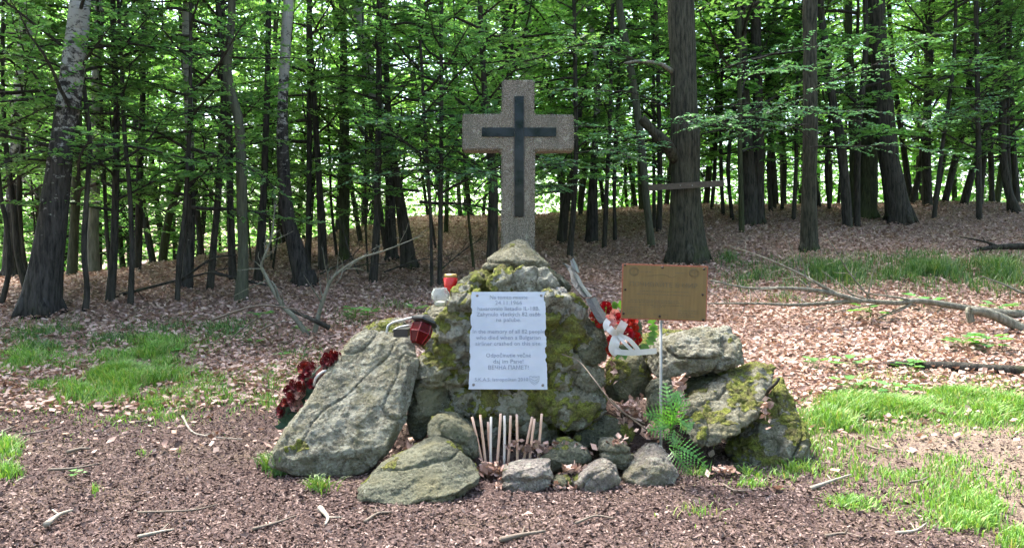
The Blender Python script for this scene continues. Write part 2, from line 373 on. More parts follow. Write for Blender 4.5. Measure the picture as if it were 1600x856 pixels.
rock('greenish pointed stone right of the candles, behind the square one',
     [(844, 716), (874, 687), (892, 686), (930, 712), (926, 724), (900, 732), (868, 736), (848, 728)], 4.98, 'rock_green', .1, .1, .16, .6, .0095, vox=.008, sd=11, group=G)
rock('small stone with yellow moss on top in the front row',
     [(934, 700), (938, 686), (955, 684), (984, 698), (991, 718), (978, 736), (950, 735), (938, 722)], 5.0, 'rock_mossy', .1, .09, .14, .6, .010, vox=.008, sd=12, group=G)
rock('pinkish pale rounded stone in the front row, below the yellow-mossed one',
     [(889, 757), (905, 738), (945, 716), (960, 722), (970, 748), (966, 770), (930, 776), (896, 771)], 4.74, 'rock_pink', .1, .1, .14, .6, .0095, vox=.008, sd=13, group=G)
rock('pyramid-shaped grey stone at the right end of the front row',
     [(970, 748), (985, 725), (1014, 690), (1028, 689), (1048, 715), (1061, 742), (1056, 756), (1020, 766), (980, 762)], 4.80, 'rock_pink', .25, .1, .2, .55, .0095, vox=.008, sd=14, group=G, fc=(1018, 740), fac=5)
rock('tiny dark flat stone between the square stone and the pinkish one',
     [(862, 752), (870, 745), (890, 746), (893, 758), (885, 766), (866, 763)], 4.8, 'rock_dark', .04, .04, .1, .6, .004, vox=.007, sd=15, group=G)
rock('big lichen-spotted block jutting out below the plaque right corner',
     [(848, 640), (860, 606), (892, 592), (932, 594), (956, 628), (950, 645), (905, 676), (866, 672), (850, 665)], 5.22, 'rock_mossy', .25, .12, .3, .68, .016, sd=16, group=G)
rock('dark boulder under the lichen-spotted block, behind the front stones',
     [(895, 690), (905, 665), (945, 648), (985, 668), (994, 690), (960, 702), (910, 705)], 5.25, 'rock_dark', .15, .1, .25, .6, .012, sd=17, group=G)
rock('olive block on the mound right side, just left of the flower ribbon',
     [(884, 520), (890, 500), (918, 498), (945, 520), (958, 545), (952, 562), (915, 572), (896, 560)], 5.42, 'rock_dark', .15, .1, .3, .7, .012, sd=18, group=G, fc=(915, 540))
rock('dark green rounded boulder below the flower ribbon',
     [(948, 605), (950, 570), (965, 555), (1012, 550), (1022, 585), (1014, 622), (975, 630), (953, 620)], 5.62, 'rock_dark', .15, .14, .3, .7, .01, sd=19, group=G)
rock('small upright oval stone behind the sign pole',
     [(1009, 610), (1018, 592), (1040, 586), (1058, 600), (1062, 640), (1050, 660), (1012, 656)], 5.45, 'rock_green', .08, .09, .15, .65, .01, sd=20, group=G)
rock('grey angular block with jagged front, highest at the right of the sign pole',
     [(1012, 575), (1016, 545), (1054, 527), (1100, 514), (1138, 513), (1156, 535), (1162, 568), (1120, 585), (1070, 596), (1020, 590)], 5.45, 'rock_grey', .3, .14, .4, .7, .018, sd=21, group=G, fc=(1085, 555), fac=7)
rock('flat mossy stone peeping out behind the jagged right block',
     [(985, 545), (1000, 525), (1050, 518), (1085, 522), (1080, 545), (1000, 560)], 6.0, 'rock_mossy', .2, .08, .3, .7, .015, sd=22, group=G)
rock('shadowed flat stone between the jagged block and the mossy slab',
     [(1060, 640), (1070, 598), (1140, 578), (1180, 575), (1180, 610), (1110, 640)], 5.65, 'rock_dark', .15, .08, .3, .7, .012, sd=23, group=G)
rock('tilted slab with yellow-green moss across its top, right side of the cairn',
     [(1062, 670), (1066, 640), (1090, 612), (1150, 580), (1200, 565), (1210, 575), (1205, 605), (1186, 650), (1150, 678), (1112, 706), (1080, 695)], 5.0, 'rock_mossy', .75, .05, .32, .8, .016, sd=24, group=G, fc=(1130, 650), fac=5)
rock('lowest mossy boulder at the right foot of the cairn',
     [(1140, 712), (1150, 695), (1188, 655), (1206, 605), (1222, 592), (1240, 630), (1262, 668), (1277, 700), (1272, 724), (1200, 735), (1148, 730)], 5.25, 'rock_mossy', .55, .1, .4, .72, .018, sd=25, group=G, fac=6)
rock('olive-brown peaked capstone lying on top of the mound before the cross',
     [(753, 420), (762, 405), (776, 394), (797, 380), (812, 375), (826, 379), (841, 398), (858, 412), (852, 421), (800, 420)], 5.62, 'rock_cap', .2, .16, .3, .5, .009, vox=.009, sd=26, group=G, fc=(805, 402), fac=3, moss=.08)
rock('dark mossy stone sloping down left of the capstone',
     [(705, 462), (712, 446), (735, 430), (765, 421), (772, 430), (745, 446), (722, 462)], 5.72, 'rock_dark', .15, .07, .25, .6, .014, sd=27, group=G)
rock('dark sloping stone right of the capstone under the metal scrap',
     [(840, 430), (846, 420), (868, 426), (896, 446), (893, 458), (860, 452)], 5.85, 'rock_dark', .1, .06, .25, .6, .012, sd=28, group=G)
rock('small whitish stone lying on the mound right shoulder',
     [(862, 452), (868, 448), (882, 449), (887, 455), (882, 464), (866, 461)], 5.55, 'rock_white', .03, .03, .06, .6, .004, vox=.006, sd=29, group=G)

rock('flat yellow-mossed stone directly beneath the capstone, above the plaque', [(746, 456), (758, 432), (790, 420), (838, 422), (858, 440), (860, 458), (800, 462)], 5.58, 'mortar', .12, .08, .2, .7, .018, sd=41, group=G)
rock('round crusty lump at the upper right corner of the plaque', [(860, 500), (856, 478), (868, 462), (896, 463), (914, 482), (912, 500), (888, 512)], 5.46, 'mortar', .1, .1, .2, .6, .018, sd=42, group=G)
rock('tall mossy stone along the upper left edge of the plaque', [(698, 522), (706, 490), (728, 464), (740, 470), (737, 505), (714, 532)], 5.47, 'mortar', .12, .08, .2, .65, .018, sd=43, group=G)
rock('rough stone along the lower left edge of the plaque', [(688, 602), (698, 566), (728, 546), (738, 560), (734, 604), (714, 618)], 5.44, 'mortar', .1, .09, .2, .65, .018, sd=44, group=G)
rock('dark wedge of stone between the olive block and the big jutting block', [(893, 600), (900, 572), (925, 566), (950, 586), (944, 606), (915, 612)], 5.38, 'rock_mossy', .1, .1, .25, .6, .012, sd=47, group=G)
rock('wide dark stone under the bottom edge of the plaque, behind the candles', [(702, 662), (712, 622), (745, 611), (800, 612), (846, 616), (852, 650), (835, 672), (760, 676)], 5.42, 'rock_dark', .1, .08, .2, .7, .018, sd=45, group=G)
rock('rough mossy stone at the right edge of the plaque, mid height', [(857, 566), (862, 530), (884, 518), (906, 542), (900, 580), (872, 592)], 5.44, 'mortar', .1, .1, .2, .6, .018, sd=46, group=G)

def mound():
    base = P3(800, 670, 5.9); base[2] = -.05
    parts = []
    o = np.array([(690, 690), (672, 620), (672, 550), (700, 485), (735, 438), (770, 420), (840, 416), (872, 438), (905, 478), (925, 540), (935, 600), (925, 690), (800, 700)], float)
    c = np.array([800, 560.]); pts = []
    for p in o:
        lean = .3 * (700 - p[1]) / 280
        pts.append(P3(p[0], p[1], 5.85 + lean)); q = c + (p - c) * .75; pts.append(P3(q[0], q[1], 5.62 + .3 * (700 - q[1]) / 280 - .05))
        q = P3(*(c + (p - c) * .8), 5.9); q[1] = 6.25; pts.append(q)
    bm = bmesh.new(); hm = hull_mesh([(p - base).tolist() for p in pts]); bm.from_mesh(hm)
    lumps = [(866, 474, 22, 5.56), (893, 488, 20, 5.6), (880, 520, 24, 5.58), (872, 558, 24, 5.52), (866, 592, 22, 5.5), (888, 572, 20, 5.55), (853, 622, 21, 5.47), (822, 630, 22, 5.5), (790, 634, 22, 5.5), (757, 632, 25, 5.5), (722, 626, 24, 5.52),
             (714, 590, 24, 5.55), (716, 552, 22, 5.55), (712, 512, 24, 5.58), (726, 474, 22, 5.6), (688, 545, 20, 5.62), (695, 590, 24, 5.6), (742, 446, 18, 5.7), (785, 440, 24, 5.7), (828, 440, 22, 5.68), (852, 446, 16, 5.64), (905, 540, 20, 5.62), (700, 640, 26, 5.55), (760, 660, 30, 5.58), (830, 665, 32, 5.6), (890, 620, 30, 5.6), (735, 470, 14, 5.55), (856, 500, 13, 5.5), (856, 470, 10, 5.485), (737, 560, 8, 5.455), (854, 575, 9, 5.46), (735, 530, 10, 5.47)]
    rr = random.Random(4)
    for (px, py, r, D) in lumps:
        p = P3(px, py, D) - base; rad = r / F * D
        mt = Matrix.Translation(Vector(p)) @ Matrix.Rotation(rr.uniform(0, 3), 4, 'Y') @ Matrix.Diagonal((rad * rr.uniform(.95, 1.3), rad * .8, rad * rr.uniform(.75, 1.05), 1))
        bmesh.ops.create_icosphere(bm, subdivisions=2, radius=1, matrix=mt)
    m = bpy.data.meshes.new('mm'); bm.to_mesh(m); bm.free()
    m = remesh(m, .0095)
    n = len(m.vertices); V = np.empty(n * 3); m.vertices.foreach_get('co', V); V = V.reshape(-1, 3); Nn = np.empty(n * 3); m.vertices.foreach_get('normal', Nn); Nn = Nn.reshape(-1, 3)
    cr = 1 - 2 * np.abs(vnoise(V * 9, 3)); d = .026 * fbm(V * 6, 1, 2) + .034 * cr + .018 * (1 - 2 * np.abs(vnoise(V * 21, 5))) + .014 * fbm(V * 34, 7, 3)
    front = np.clip((V[:, 1] + base[1] - 5.38) / .1, .15, 1)
    V += Nn * (d * front)[:, None]; m.vertices.foreach_set('co', V.ravel()); m.update(); moss_coat(m, base, .74); smooth(m)
    tag(obj('stone_mound', m, M['mortar'], loc=base), 'lumpy mossy mound of mortared rubble behind the white plaque', 'mound')
mound()

# ------------------------------------------------------------------ cross
def cross_mats():
    m, nt, b = new_mat('pebble_dash_concrete'); co = N(nt, 'ShaderNodeTexCoord').outputs['Object']
    v = N(nt, 'ShaderNodeTexVoronoi', {'Vector': co, 'Scale': 120})
    c = ramp(nt, v.outputs['Color'], [(.1, (.09, .078, .058)), (.4, (.24, .213, .165)), (.7, (.35, .32, .26)), (1, (.60, .57, .50))])
    c = mixc(nt, ramp(nt, v.outputs['Distance'], [(.35, g3(0)), (.6, g3(1))]), c, (.11, .095, .07))
    c = mixc(nt, ramp(nt, noise(nt, co, 5), [(.45, g3(0)), (.75, g3(.35))]), c, (.13, .13, .095))
    stn = noise(nt, N(nt, 'ShaderNodeMapping', {'Vector': co, 'Scale': (1, 1, .12)}).outputs[0], 11, 5, .65)
    c = mixc(nt, ramp(nt, stn, [(.5, g3(0)), (.68, g3(.6))]), c, (.085, .085, .06))
    c = mixc(nt, ramp(nt, noise(nt, co, 9, 6, .7), [(.58, g3(0)), (.66, g3(.45))]), c, (.40, .41, .33))
    nt.links.new(c, b.inputs['Base Color']); b.inputs['Roughness'].default_value = .85
    nt.links.new(bump(nt, math_(nt, 'SUBTRACT', 1.0, v.outputs['Distance']), .012, 1), b.inputs['Normal'])
    M['pebble'] = m
    m, nt, b = new_mat('black_polished_glass'); co = N(nt, 'ShaderNodeTexCoord').outputs['Object']
    nt.links.new(ramp(nt, noise(nt, co, 6), [(.4, (.001, .003, .005)), (.8, (.004, .010, .012))]), b.inputs['Base Color'])
    b.inputs['Roughness'].default_value = .05; b.inputs['Specular IOR Level'].default_value = .2; M['black'] = m
cross_mats()
def cross():
    D = 6.3; s = D / F; base = P3(808, 0, D + .1); base[2] = 0.05
    def q(px, py): return ((px - 808) * s, EYE - (py - HY) * s - base[2])
    outl = [q(783, 700), q(835, 700), q(836, 236), q(897, 235), q(897, 179), q(835, 179), q(835, 125), q(784, 125), q(783, 178), q(722, 178), q(722, 235), q(783, 235)]
    bm = bmesh.new(); th = .21
    f = bm.faces.new([bm.verts.new((x, -th / 2, z)) for x, z in outl])
    r = bmesh.ops.extrude_face_region(bm, geom=[f]); bmesh.ops.translate(bm, vec=(0, th, 0), verts=[g for g in r['geom'] if isinstance(g, bmesh.types.BMVert)])
    bmesh.ops.recalc_face_normals(bm, faces=bm.faces)
    bmesh.ops.bevel(bm, geom=[e for e in bm.edges if True], offset=.012, segments=2, affect='EDGES')
    m = bpy.data.meshes.new('cross_body'); bm.to_mesh(m); bm.free()
    root = empty('memorial_cross', base); tag(root, 'tall pebble-dashed concrete cross with black glass inlay standing behind the stone mound', 'cross')
    body = obj('cross_body', m, M['pebble'], root)
    x0, zt = q(804, 151); x1, zb = q(818, 339)
    v = MB().box(((x0 + x1) / 2, -th / 2 - .002, (zt + zb) / 2), (x1 - x0, .01, zt - zb)); obj('inlay_upright', v, M['black'], root)
    xa, za = q(753, 200); xb, zb2 = q(869, 214)
    for (a, b_) in ((xa, x0 - .003), (x1 + .003, xb)):
        obj('inlay_arm', MB().box(((a + b_) / 2, -th / 2 - .002, (za + zb2) / 2), (b_ - a, .01, za - zb2)), M['black'], root)
    # thin rim round the inlay
    mb = MB()
    for (a, b_, c, d) in ((x0 - .006, x0 - .001, za + .004, zt), (x1 + .001, x1 + .006, za + .004, zt), (x0 - .006, x0 - .001, zb, zb2 - .004), (x1 + .001, x1 + .006, zb, zb2 - .004)):
        mb.box(((a + b_) / 2, -th / 2 - .003, (c + d) / 2), (b_ - a, .008, d - c))
    obj('inlay_rim', mb, plain('dark_joint', (.04, .035, .03)), root)
cross()

# ------------------------------------------------------------------ lettering
def text_mesh(s, width, height, depth=.0015, align='CENTER'):
    c = bpy.data.curves.new('t', 'FONT'); c.body = s; c.size = height; c.extrude = depth; c.resolution_u = 2
    c.align_x = align; c.align_y = 'CENTER'
    o = bpy.data.objects.new('t', c); COL.objects.link(o); bpy.context.view_layer.update()
    dg = bpy.context.evaluated_depsgraph_get(); m = bpy.data.meshes.new_from_object(o.evaluated_get(dg)); bpy.data.objects.remove(o)
    n = len(m.vertices); V = np.empty(n * 3); m.vertices.foreach_get('co', V); V = V.reshape(-1, 3)
    Fs = [tuple(p.vertices) for p in m.polygons]
    if width: V[:, 0] *= width / max(V[:, 0].max() - V[:, 0].min(), 1e-6)
    return np.stack([V[:, 0], -V[:, 2], V[:, 1]], 1), Fs      # stands upright, facing -y
def place(mb, tm, x, y, z): V, Fs = tm; mb.add(V + np.array([x, y, z]), Fs)
def screw(r, h):
    return MB().add(*[(lambda V, Fs: (np.stack([V[:, 0], -V[:, 2], V[:, 1]], 1), Fs))(np.concatenate(b.V), b.F) for b in [MB().lathe([(r, 0), (r * .95, h * .6), (r * .5, h)], 10)]][0])

def plaque():
    D = 5.385; s = D / F; c = P3(795, 532, D); root = empty('memorial_plaque', c); root.rotation_euler = (R(-3), 0, R(1))
    tag(root, 'white metal plaque with grey engraved words fixed to the front of the stone mound', 'plaque')
    m, nt, b = new_mat('white_enamelled_metal'); co = N(nt, 'ShaderNodeTexCoord').outputs['Object']
    nt.links.new(ramp(nt, noise(nt, co, 3, 3), [(.35, (.39, .44, .53)), (.65, (.48, .53, .62))]), b.inputs['Base Color']); b.inputs['Roughness'].default_value = .33; b.inputs['Metallic'].default_value = .15
    q = lambda px, py: ((px - 795) * s, (532 - py) * s)
    rr = random.Random(2)
    L = [q(736.5 - (py - 456) * .028 + (1.8 if abs(py - 486) < 5 or abs(py - 512) < 4 or abs(py - 558) < 5 or abs(py - 575) < 3 else 0) + rr.uniform(-.5, .5), py) for py in np.linspace(456, 607, 46)]
    Rr = [q(852 + (py - 456) * .02 - (2.2 if abs(py - 466) < 6 or abs(py - 520) < 4 or abs(py - 548) < 5 or abs(py - 563) < 4 else 0) + rr.uniform(-.5, .5), py) for py in np.linspace(608, 456, 46)]
    bm = bmesh.new(); f = bm.faces.new([bm.verts.new((x, 0, z)) for x, z in L + Rr])
    r = bmesh.ops.extrude_face_region(bm, geom=[f]); bmesh.ops.translate(bm, vec=(0, .006, 0), verts=[g for g in r['geom'] if isinstance(g, bmesh.types.BMVert)])
    bmesh.ops.recalc_face_normals(bm, faces=bm.faces); me = bpy.data.meshes.new('plate'); bm.to_mesh(me); bm.free()
    obj('plate', me, m, root)
    ink = plain('grey_engraving', (.23, .265, .34), .6, var=.1)
    lines = [('Na tomto mieste', 464.7, 59), ('24.11.1966', 473.4, 42), ('havarovalo lietadlo IL-18B.', 482.4, 97), ('Zahynulo všetkých 82 osôb', 491.2, 100), ('na palube.', 499.8, 39),
             ('In the memory of all 82 people', 518, 112), ('who died when a Bulgarian', 527.4, 101), ('airliner crashed on this site.', 536.8, 103),
             ('Odpočinutie večné', 554.9, 70), ('daj im Pane!', 564.4, 47), ('ВЕЧНА ПАМЕТ!', 574, 63)]
    mb = MB()
    for t, py, wd in lines: place(mb, text_mesh(t, wd * s, .040), (794.5 - 795 + (py - 532) * -.003) * s, -.0016, (532 - py) * s)
    place(mb, text_mesh('S.K.A.S. Istropolitan 2010', 83 * s, .034), (783.5 - 795) * s, -.0016, (532 - 592.3) * s)
    obj('lettering', mb, ink, root)
    # small crest: shield outline with three bars
    def q2(x, z): return ((835 - 795 + x) * s, -.0018, (532 - 593 + z) * s)
    sh = [(-7.5, 6), (-2.5, 5), (0, 6.5), (2.5, 5), (7.5, 6), (7, -1), (4, -5), (0, -7.5), (-4, -5), (-7, -1), (-7.5, 6)]
    e = MB().tube([q2(*p) for p in sh], .0014, 5)
    e.tube([q2(-6, 2), q2(0, -1.5), q2(6, 2)], .0016, 5); e.tube([q2(-4.5, -2), q2(0, -5), q2(4.5, -2)], .0014, 5); e.tube([q2(-4, 4), q2(4, 4)], .001, 5)
    obj('crest', e, ink, root)
    st = plain('steel_bolt', (.22, .21, .2), .4, .8)
    for px, py in ((745.5, 461.5), (846, 461.5), (740, 600), (848, 601)):
        o = obj('bolt', screw(.010, .008), st, root, sm=True); o.location = ((px - 795) * s, 0, (532 - py) * s)
plaque()

def sign():
    D = 5.12; s = D / F; c = P3(1038, 457, D); gx = (1034 - CX) * s
    root = empty('brass_sign', (gx, D, .05)); tag(root, 'small brass sign in a reddish frame on a thin grey pole right of the mound', 'sign')
    ox, oz = c[0] - gx, c[2] - .05
    wood = plain('reddish_board', (.26, .07, .035), .5, var=.2, sc=6)
    m, nt, b = new_mat('weathered_brass'); co = N(nt, 'ShaderNodeTexCoord').outputs['Object']
    st = N(nt, 'ShaderNodeMapping', {'Vector': co, 'Scale': (6, 6, .6)}).outputs[0]
    nt.links.new(mixc(nt, noise(nt, st, 9, 4), (.11, .074, .03), (.185, .128, .052)), b.inputs['Base Color'])
    b.inputs['Roughness'].default_value = .45; b.inputs['Metallic'].default_value = .5
    W, Hh = 132 * s, 86.5 * s
    fr = empty('t', (0, 0, 0)); bpy.data.objects.remove(fr)
    board = MB().box((0, .012, 0), (W, .018, Hh)); bo = obj('board', board, wood, root)
    for t in (1, -1): pass
    plate = MB().box((0, -.0005, -.001), (W - .014, .004, Hh - .016)); po = obj('brass_plate', plate, m, root)
    ink = plain('dark_engraving', (.085, .065, .03), .6, var=.3, sc=30)
    mb = MB(); z = lambda v: (457.5 - v) * s; x = lambda v: (v - 1038) * s; y = -.0035
    place(mb, text_mesh('ПОЧИВАЙТЕ В МИР', 104 * s, .042, .0008), x(1036), y, z(446))
    rr = random.Random(5)
    obj('lettering', mb, ink, root)
    def dashes(x0, x1, zz, h=.9):
        mb = MB()                     # worn engraved rows, too faint to read
        a = x0
        while a < x1:
            l = min(rr.uniform(2.5, 7), x1 - a); mb.box((x(a + l / 2), y, z(zz)), (l * s, .001, h * s)); a += l + 1.2
        obj('engraved_line', mb, ink, root)
    for a, b_, zz in ((1000, 1016, 426), (1054, 1070, 426.5), (1000, 1075, 456), (996, 1078, 461), (985, 1060, 470.5), (982, 1064, 473.5), (1000, 1068, 477.5), (1020, 1040, 480), (980, 1001, 482), (980, 998, 485.5), (980, 1001, 489), (980, 1006, 492), (1060, 1092, 485), (1060, 1092, 488.5), (1060, 1080, 491.5), (1060, 1086, 494.5), (1022, 1046, 492)): dashes(a, b_, zz)
    mb = MB()
    mb.tube([(x(a), y, z(b_)) for a, b_ in ((1010, 432), (1022, 431), (1034, 429), (1042, 431), (1048, 434), (1056, 431))], .0012, 4)
    obj('flourish', mb, ink, root)
    for cx in (990, 1083):
        e = MB()
        for r_ in (7.6, 5.4): 
            e.tube([(x(cx + r_ * math.cos(t)), y, z(426 + r_ * math.sin(t) * .9)) for t in np.linspace(0, 6.283, 25)], .0013, 4)
        for k in range(12):
            t = k * .5236; e.tube([(x(cx + 5.6 * math.cos(t)), y, z(426 + 5.1 * math.sin(t))), (x(cx + 7.6 * math.cos(t + .25)), y, z(426 + 6.9 * math.sin(t + .25)))], .0012, 4)
        if cx < 1000:
            e.tube([(x(cx - 2), y, z(428)), (x(cx), y, z(422)), (x(cx + 2), y, z(428))], .0014, 4)
        else:
            e.tube([(x(cx), y, z(430)), (x(cx), y, z(422))], .0014, 4); e.tube([(x(cx - 3), y, z(424)), (x(cx), y, z(427)), (x(cx + 3), y, z(424))], .0014, 4)
        obj('emblem', e, ink, root)
    sc = plain('dark_screw', (.03, .018, .014), .5, .5)
    for px, py in ((976, 416.5), (1034, 418.5), (1098, 419), (977.5, 455), (1097, 459), (976, 492.5), (1032, 495), (1099, 498)):
        o = obj('screw', screw(.0085, .006), sc, root, sm=True); o.location = (x(px), -.0025, z(py))
    rot = Matrix.Translation((ox, 0, oz)) @ Matrix.Rotation(R(-5), 4, 'Z') @ Matrix.Rotation(R(1.7), 4, 'Y')
    for o in root.children: o.matrix_local = rot @ Matrix.Translation(o.location)
    pole = MB().tube([(0, .03, 0), (0, .03, .3), (0, .03, (EYE - (500 - HY) * s) - .05 + .05)], .0095, 10)
    obj('pole', pole, plain('grey_painted_steel', (.24, .24, .225), .5, .3), root, sm=True)
sign()

# ------------------------------------------------------------------ candles
cand = [((738, 651), (756, 738), 'leftmost thin beige candle, leaning left', 0), ((751, 648), (759, 733), 'thin beige candle second from the left, almost upright', 0),
        ((763, 659), (766, 715), 'short thin beige candle standing just behind the white one', 0), ((767, 651), (767, 738), 'whitest thin candle, upright, fourth from the left', 1),
        ((782, 646), (777, 733), 'tall thin pale candle leaning slightly right, fifth from the left', 0), ((788, 649), (788, 730), 'thin upright candle close beside the fifth, paler than it', 1),
        ((798, 649), (794, 726), 'thin beige candle seventh from the left', 0), ((808, 647), (808, 726), 'thin brownish upright candle standing alone in the middle right', 0),
        ((832, 651), (816, 729), 'most strongly slanted thin candle, leaning right', 0), ((835, 654), (827, 726), 'thin candle crossing behind the most slanted one', 0), ((846, 646), (841, 722), 'rightmost thin beige candle next to the pointed stone', 0)]
for k, (t, b_, lab, wt) in enumerate(cand):
    D = 5.2 - .0; B = P3(b_[0], b_[1], D + (.05 if k == 2 else random.uniform(-.03, .03))); B[2] = -.02
    T = P3(t[0], t[1], B[1]) - B
    B0 = P3(b_[0], b_[1], B[1]) - B; B0 = B0 + (B0 - T) * .03
    root = empty('thin_candle', B); tag(root, lab, 'candle', 'thin candles stuck in the ground')
    pts = [B0 + (T - B0) * u + np.array([.002 * math.sin(k + u * 4), 0, 0]) for u in np.linspace(0, 1, 6)]
    obj('wax', MB().tube(pts, [.0098, .0096, .0094, .0092, .009, .008], 10), M['candle_w' if wt else 'candle'], root, sm=True)
    obj('wick', MB().tube([T, T + np.array([.001, 0, .008])], .0018, 5), plain('wick', (.05, .035, .03)) if k == 0 else bpy.data.materials['wick'], root)

# ------------------------------------------------------------------ lantern, jars, scrap, wreaths
def glass(name, c, rough=.1, alpha=None, trans=.8):
    m, nt, b = new_mat(name); b.inputs['Base Color'].default_value = (*c, 1); b.inputs['Roughness'].default_value = rough
    b.inputs['Transmission Weight'].default_value = trans; b.inputs['IOR'].default_value = 1.2; return m
M['redglass'] = glass('red_translucent_plastic', (.07, .001, .002), .12, trans=.2); M['clearglass'] = glass('hazy_clear_glass', (.85, .87, .85), .15, trans=.85)
M['blackp'] = plain('black_plastic', (.018, .018, .017), .4, var=.2); M['whitep'] = plain('white_plastic', (.38, .39, .36), .35, var=.1)
M['goldlid'] = plain('gold_metal', (.55, .36, .16), .35, .7)
def lantern():
    B = P3(651, 538, 5.25); root = empty('grave_lantern', B); tag(root, 'dark red faceted grave lantern with black roof, lying tilted above the left slab', 'lantern')
    s = 5.25 / F; h = 41 * s; hw = 17 * s
    b = MB().lathe([(hw * .45, 0), (hw * .62, h * .05), (hw, h * .45), (hw * .95, h * .8), (hw * .8, h * .86)], 6); g = obj('lantern_glass', b, M['redglass'], root)
    e = MB()
    for k in range(6):
        a = k * math.pi / 3
        e.tube([(r * math.cos(a) * 1.02, r * math.sin(a) * 1.02, z) for r, z in ((hw * .62, h * .05), (hw, h * .45), (hw * .95, h * .8))], .004, 5)
    e.tube([(hw * 1.01 * math.cos(k * math.pi / 3), hw * 1.01 * math.sin(k * math.pi / 3), h * .45) for k in range(7)], .003, 5)
    obj('glass_rib', e, plain('red_rib', (.16, .005, .007), .2), root)
    r = MB().lathe([(hw * 1.0, h * .84), (hw * 1.3, h * .9), (hw * 1.3, h * .97), (hw * .8, h * 1.12), (hw * .25, h * 1.22)], 6); obj('roof', r, M['blackp'], root)
    obj('candle_cup', MB().lathe([(hw * .4, h * .05), (hw * .42, h * .4), (hw * .3, h * .41)], 12), plain('wax_red', (.5, .06, .05), .4), root)
    root.rotation_euler = (R(-16), R(24), R(20))
    t = empty('fallen_holder', P3(620, 522, 5.3)); tag(t, 'overturned lantern frame with curved white handle beside the red lantern', 'lantern')
    def L(px, py, dd=0): return P3(px, py, 5.3 + dd) - np.array(t.location)
    obj('handle', MB().tube(catmull([L(604, 521), L(606, 510), L(614, 504), L(628, 500), L(644, 496)], 5), .008, 8), M['whitep'], t, sm=True)
    obj('rim', MB().tube(catmull([L(614, 516, .02), L(624, 511, .04), L(640, 508, .05)], 4), .006, 6), M['whitep'], t, sm=True)
    bx = MB().box(L(628, 519, .06), (.10, .12, .055)); obj('black_body', bx, M['blackp'], t)
lantern()
def votive():
    B = P3(704, 459, 5.9); s = 5.9 / F; root = empty('votive_candle', B); tag(root, 'bright red cylindrical votive candle with gold lid, behind the glass jar', 'candle')
    obj('red_cup', MB().lathe([(7.5 * s, 0), (9.5 * s, 3 * s), (11 * s, 24 * s), (9 * s, 26 * s)], 20), plain('bright_red_plastic', (.45, .008, .008), .25, var=.1), root, sm=True)
    obj('gold_lid', MB().lathe([(9.5 * s, 26 * s), (10 * s, 27 * s), (10 * s, 30 * s), (8 * s, 31 * s)], 20), M['goldlid'], root)
    B = P3(688, 478, 5.72); s = 5.72 / F; root = empty('glass_jar', B); tag(root, 'empty clear glass candle jar standing left of the red votive candle', 'jar')
    obj('jar_body', MB().lathe([(8 * s, 0), (9.5 * s, 1.5 * s), (9.5 * s, 6 * s), (14 * s, 12 * s), (14.5 * s, 20 * s), (11 * s, 26 * s), (11 * s, 28 * s), (9.5 * s, 28 * s), (9.5 * s, 26 * s), (13 * s, 20 * s), (12.5 * s, 13 * s), (8 * s, 7 * s), (7 * s, 3 * s)], 24), M['clearglass'], root, sm=True)
    obj('wax_rest', MB().lathe([(7 * s, 2 * s), (8 * s, 6.5 * s), (4 * s, 7 * s)], 14), plain('old_wax', (.6, .58, .5), .5), root, sm=True)
votive()
def scrap():
    m = plain('weathered_aluminium', (.075, .075, .068), .6, .3, var=.35, sc=14, bmp=.01)
    B = P3(925, 500, 5.55); root = empty('metal_scrap', B); tag(root, 'twisted grey sheet of torn aircraft metal sticking out of the mound', 'metal scrap')
    def strip(rows, th=.004):
        V = []; Fs = []; n = len(rows)
        for (a, b) in rows:
            A = np.array(P3(*a)) - B; C = np.array(P3(*b)) - B; Mid = (A + C) / 2 + np.array([0, -.02, 0])
            V += [A, Mid, C, A + [0, th, 0], Mid + [0, th, 0], C + [0, th, 0]]
        for i in range(n - 1):
            o = i * 6; q = o + 6
            Fs += [(o, o + 1, q + 1, q), (o + 1, o + 2, q + 2, q + 1), (o + 4, o + 3, q + 3, q + 4), (o + 5, o + 4, q + 4, q + 5), (o + 3, o, q, q + 3), (o + 2, o + 5, q + 5, q + 2)]
        Fs += [(0, 3, 4, 1), (1, 4, 5, 2), (n * 6 - 6, n * 6 - 5, n * 6 - 2, n * 6 - 3), (n * 6 - 5, n * 6 - 4, n * 6 - 1, n * 6 - 2)]
        return MB().add(V, Fs)
    obj('bent_sheet', strip([((914, 467, 5.5), (931, 464, 5.56)), ((922, 482, 5.47), (938, 478, 5.54)), ((934, 502, 5.45), (950, 496, 5.52)), ((938, 506, 5.45), (948, 500, 5.5))]), m, root)
    m2 = plain('bright_torn_aluminium', (.14, .14, .133), .5, .4, var=.3, sc=20)
    obj('torn_strip', strip([((877, 409, 5.7), (883, 412, 5.72)), ((886, 418, 5.68), (893, 416, 5.72)), ((891, 428, 5.64), (899, 424, 5.7)), ((892, 440, 5.6), (905, 434, 5.66)), ((900, 452, 5.56), (913, 447, 5.62)), ((912, 464, 5.52), (924, 464, 5.56))]), m, root)
    obj('folded_edge', strip([((893, 420, 5.62), (896, 424, 5.64)), ((899, 430, 5.6), (904, 430, 5.62)), ((905, 444, 5.56), (911, 444, 5.58)), ((914, 456, 5.52), (920, 456, 5.54)), ((918, 463, 5.5), (925, 463, 5.52))]), m2, root)
    obj('torn_flap', strip([((891, 407, 5.7), (896, 403, 5.72)), ((893, 416, 5.68), (901, 413, 5.72)), ((897, 424, 5.68), (906, 426, 5.7))]), m2, root)
scrap()
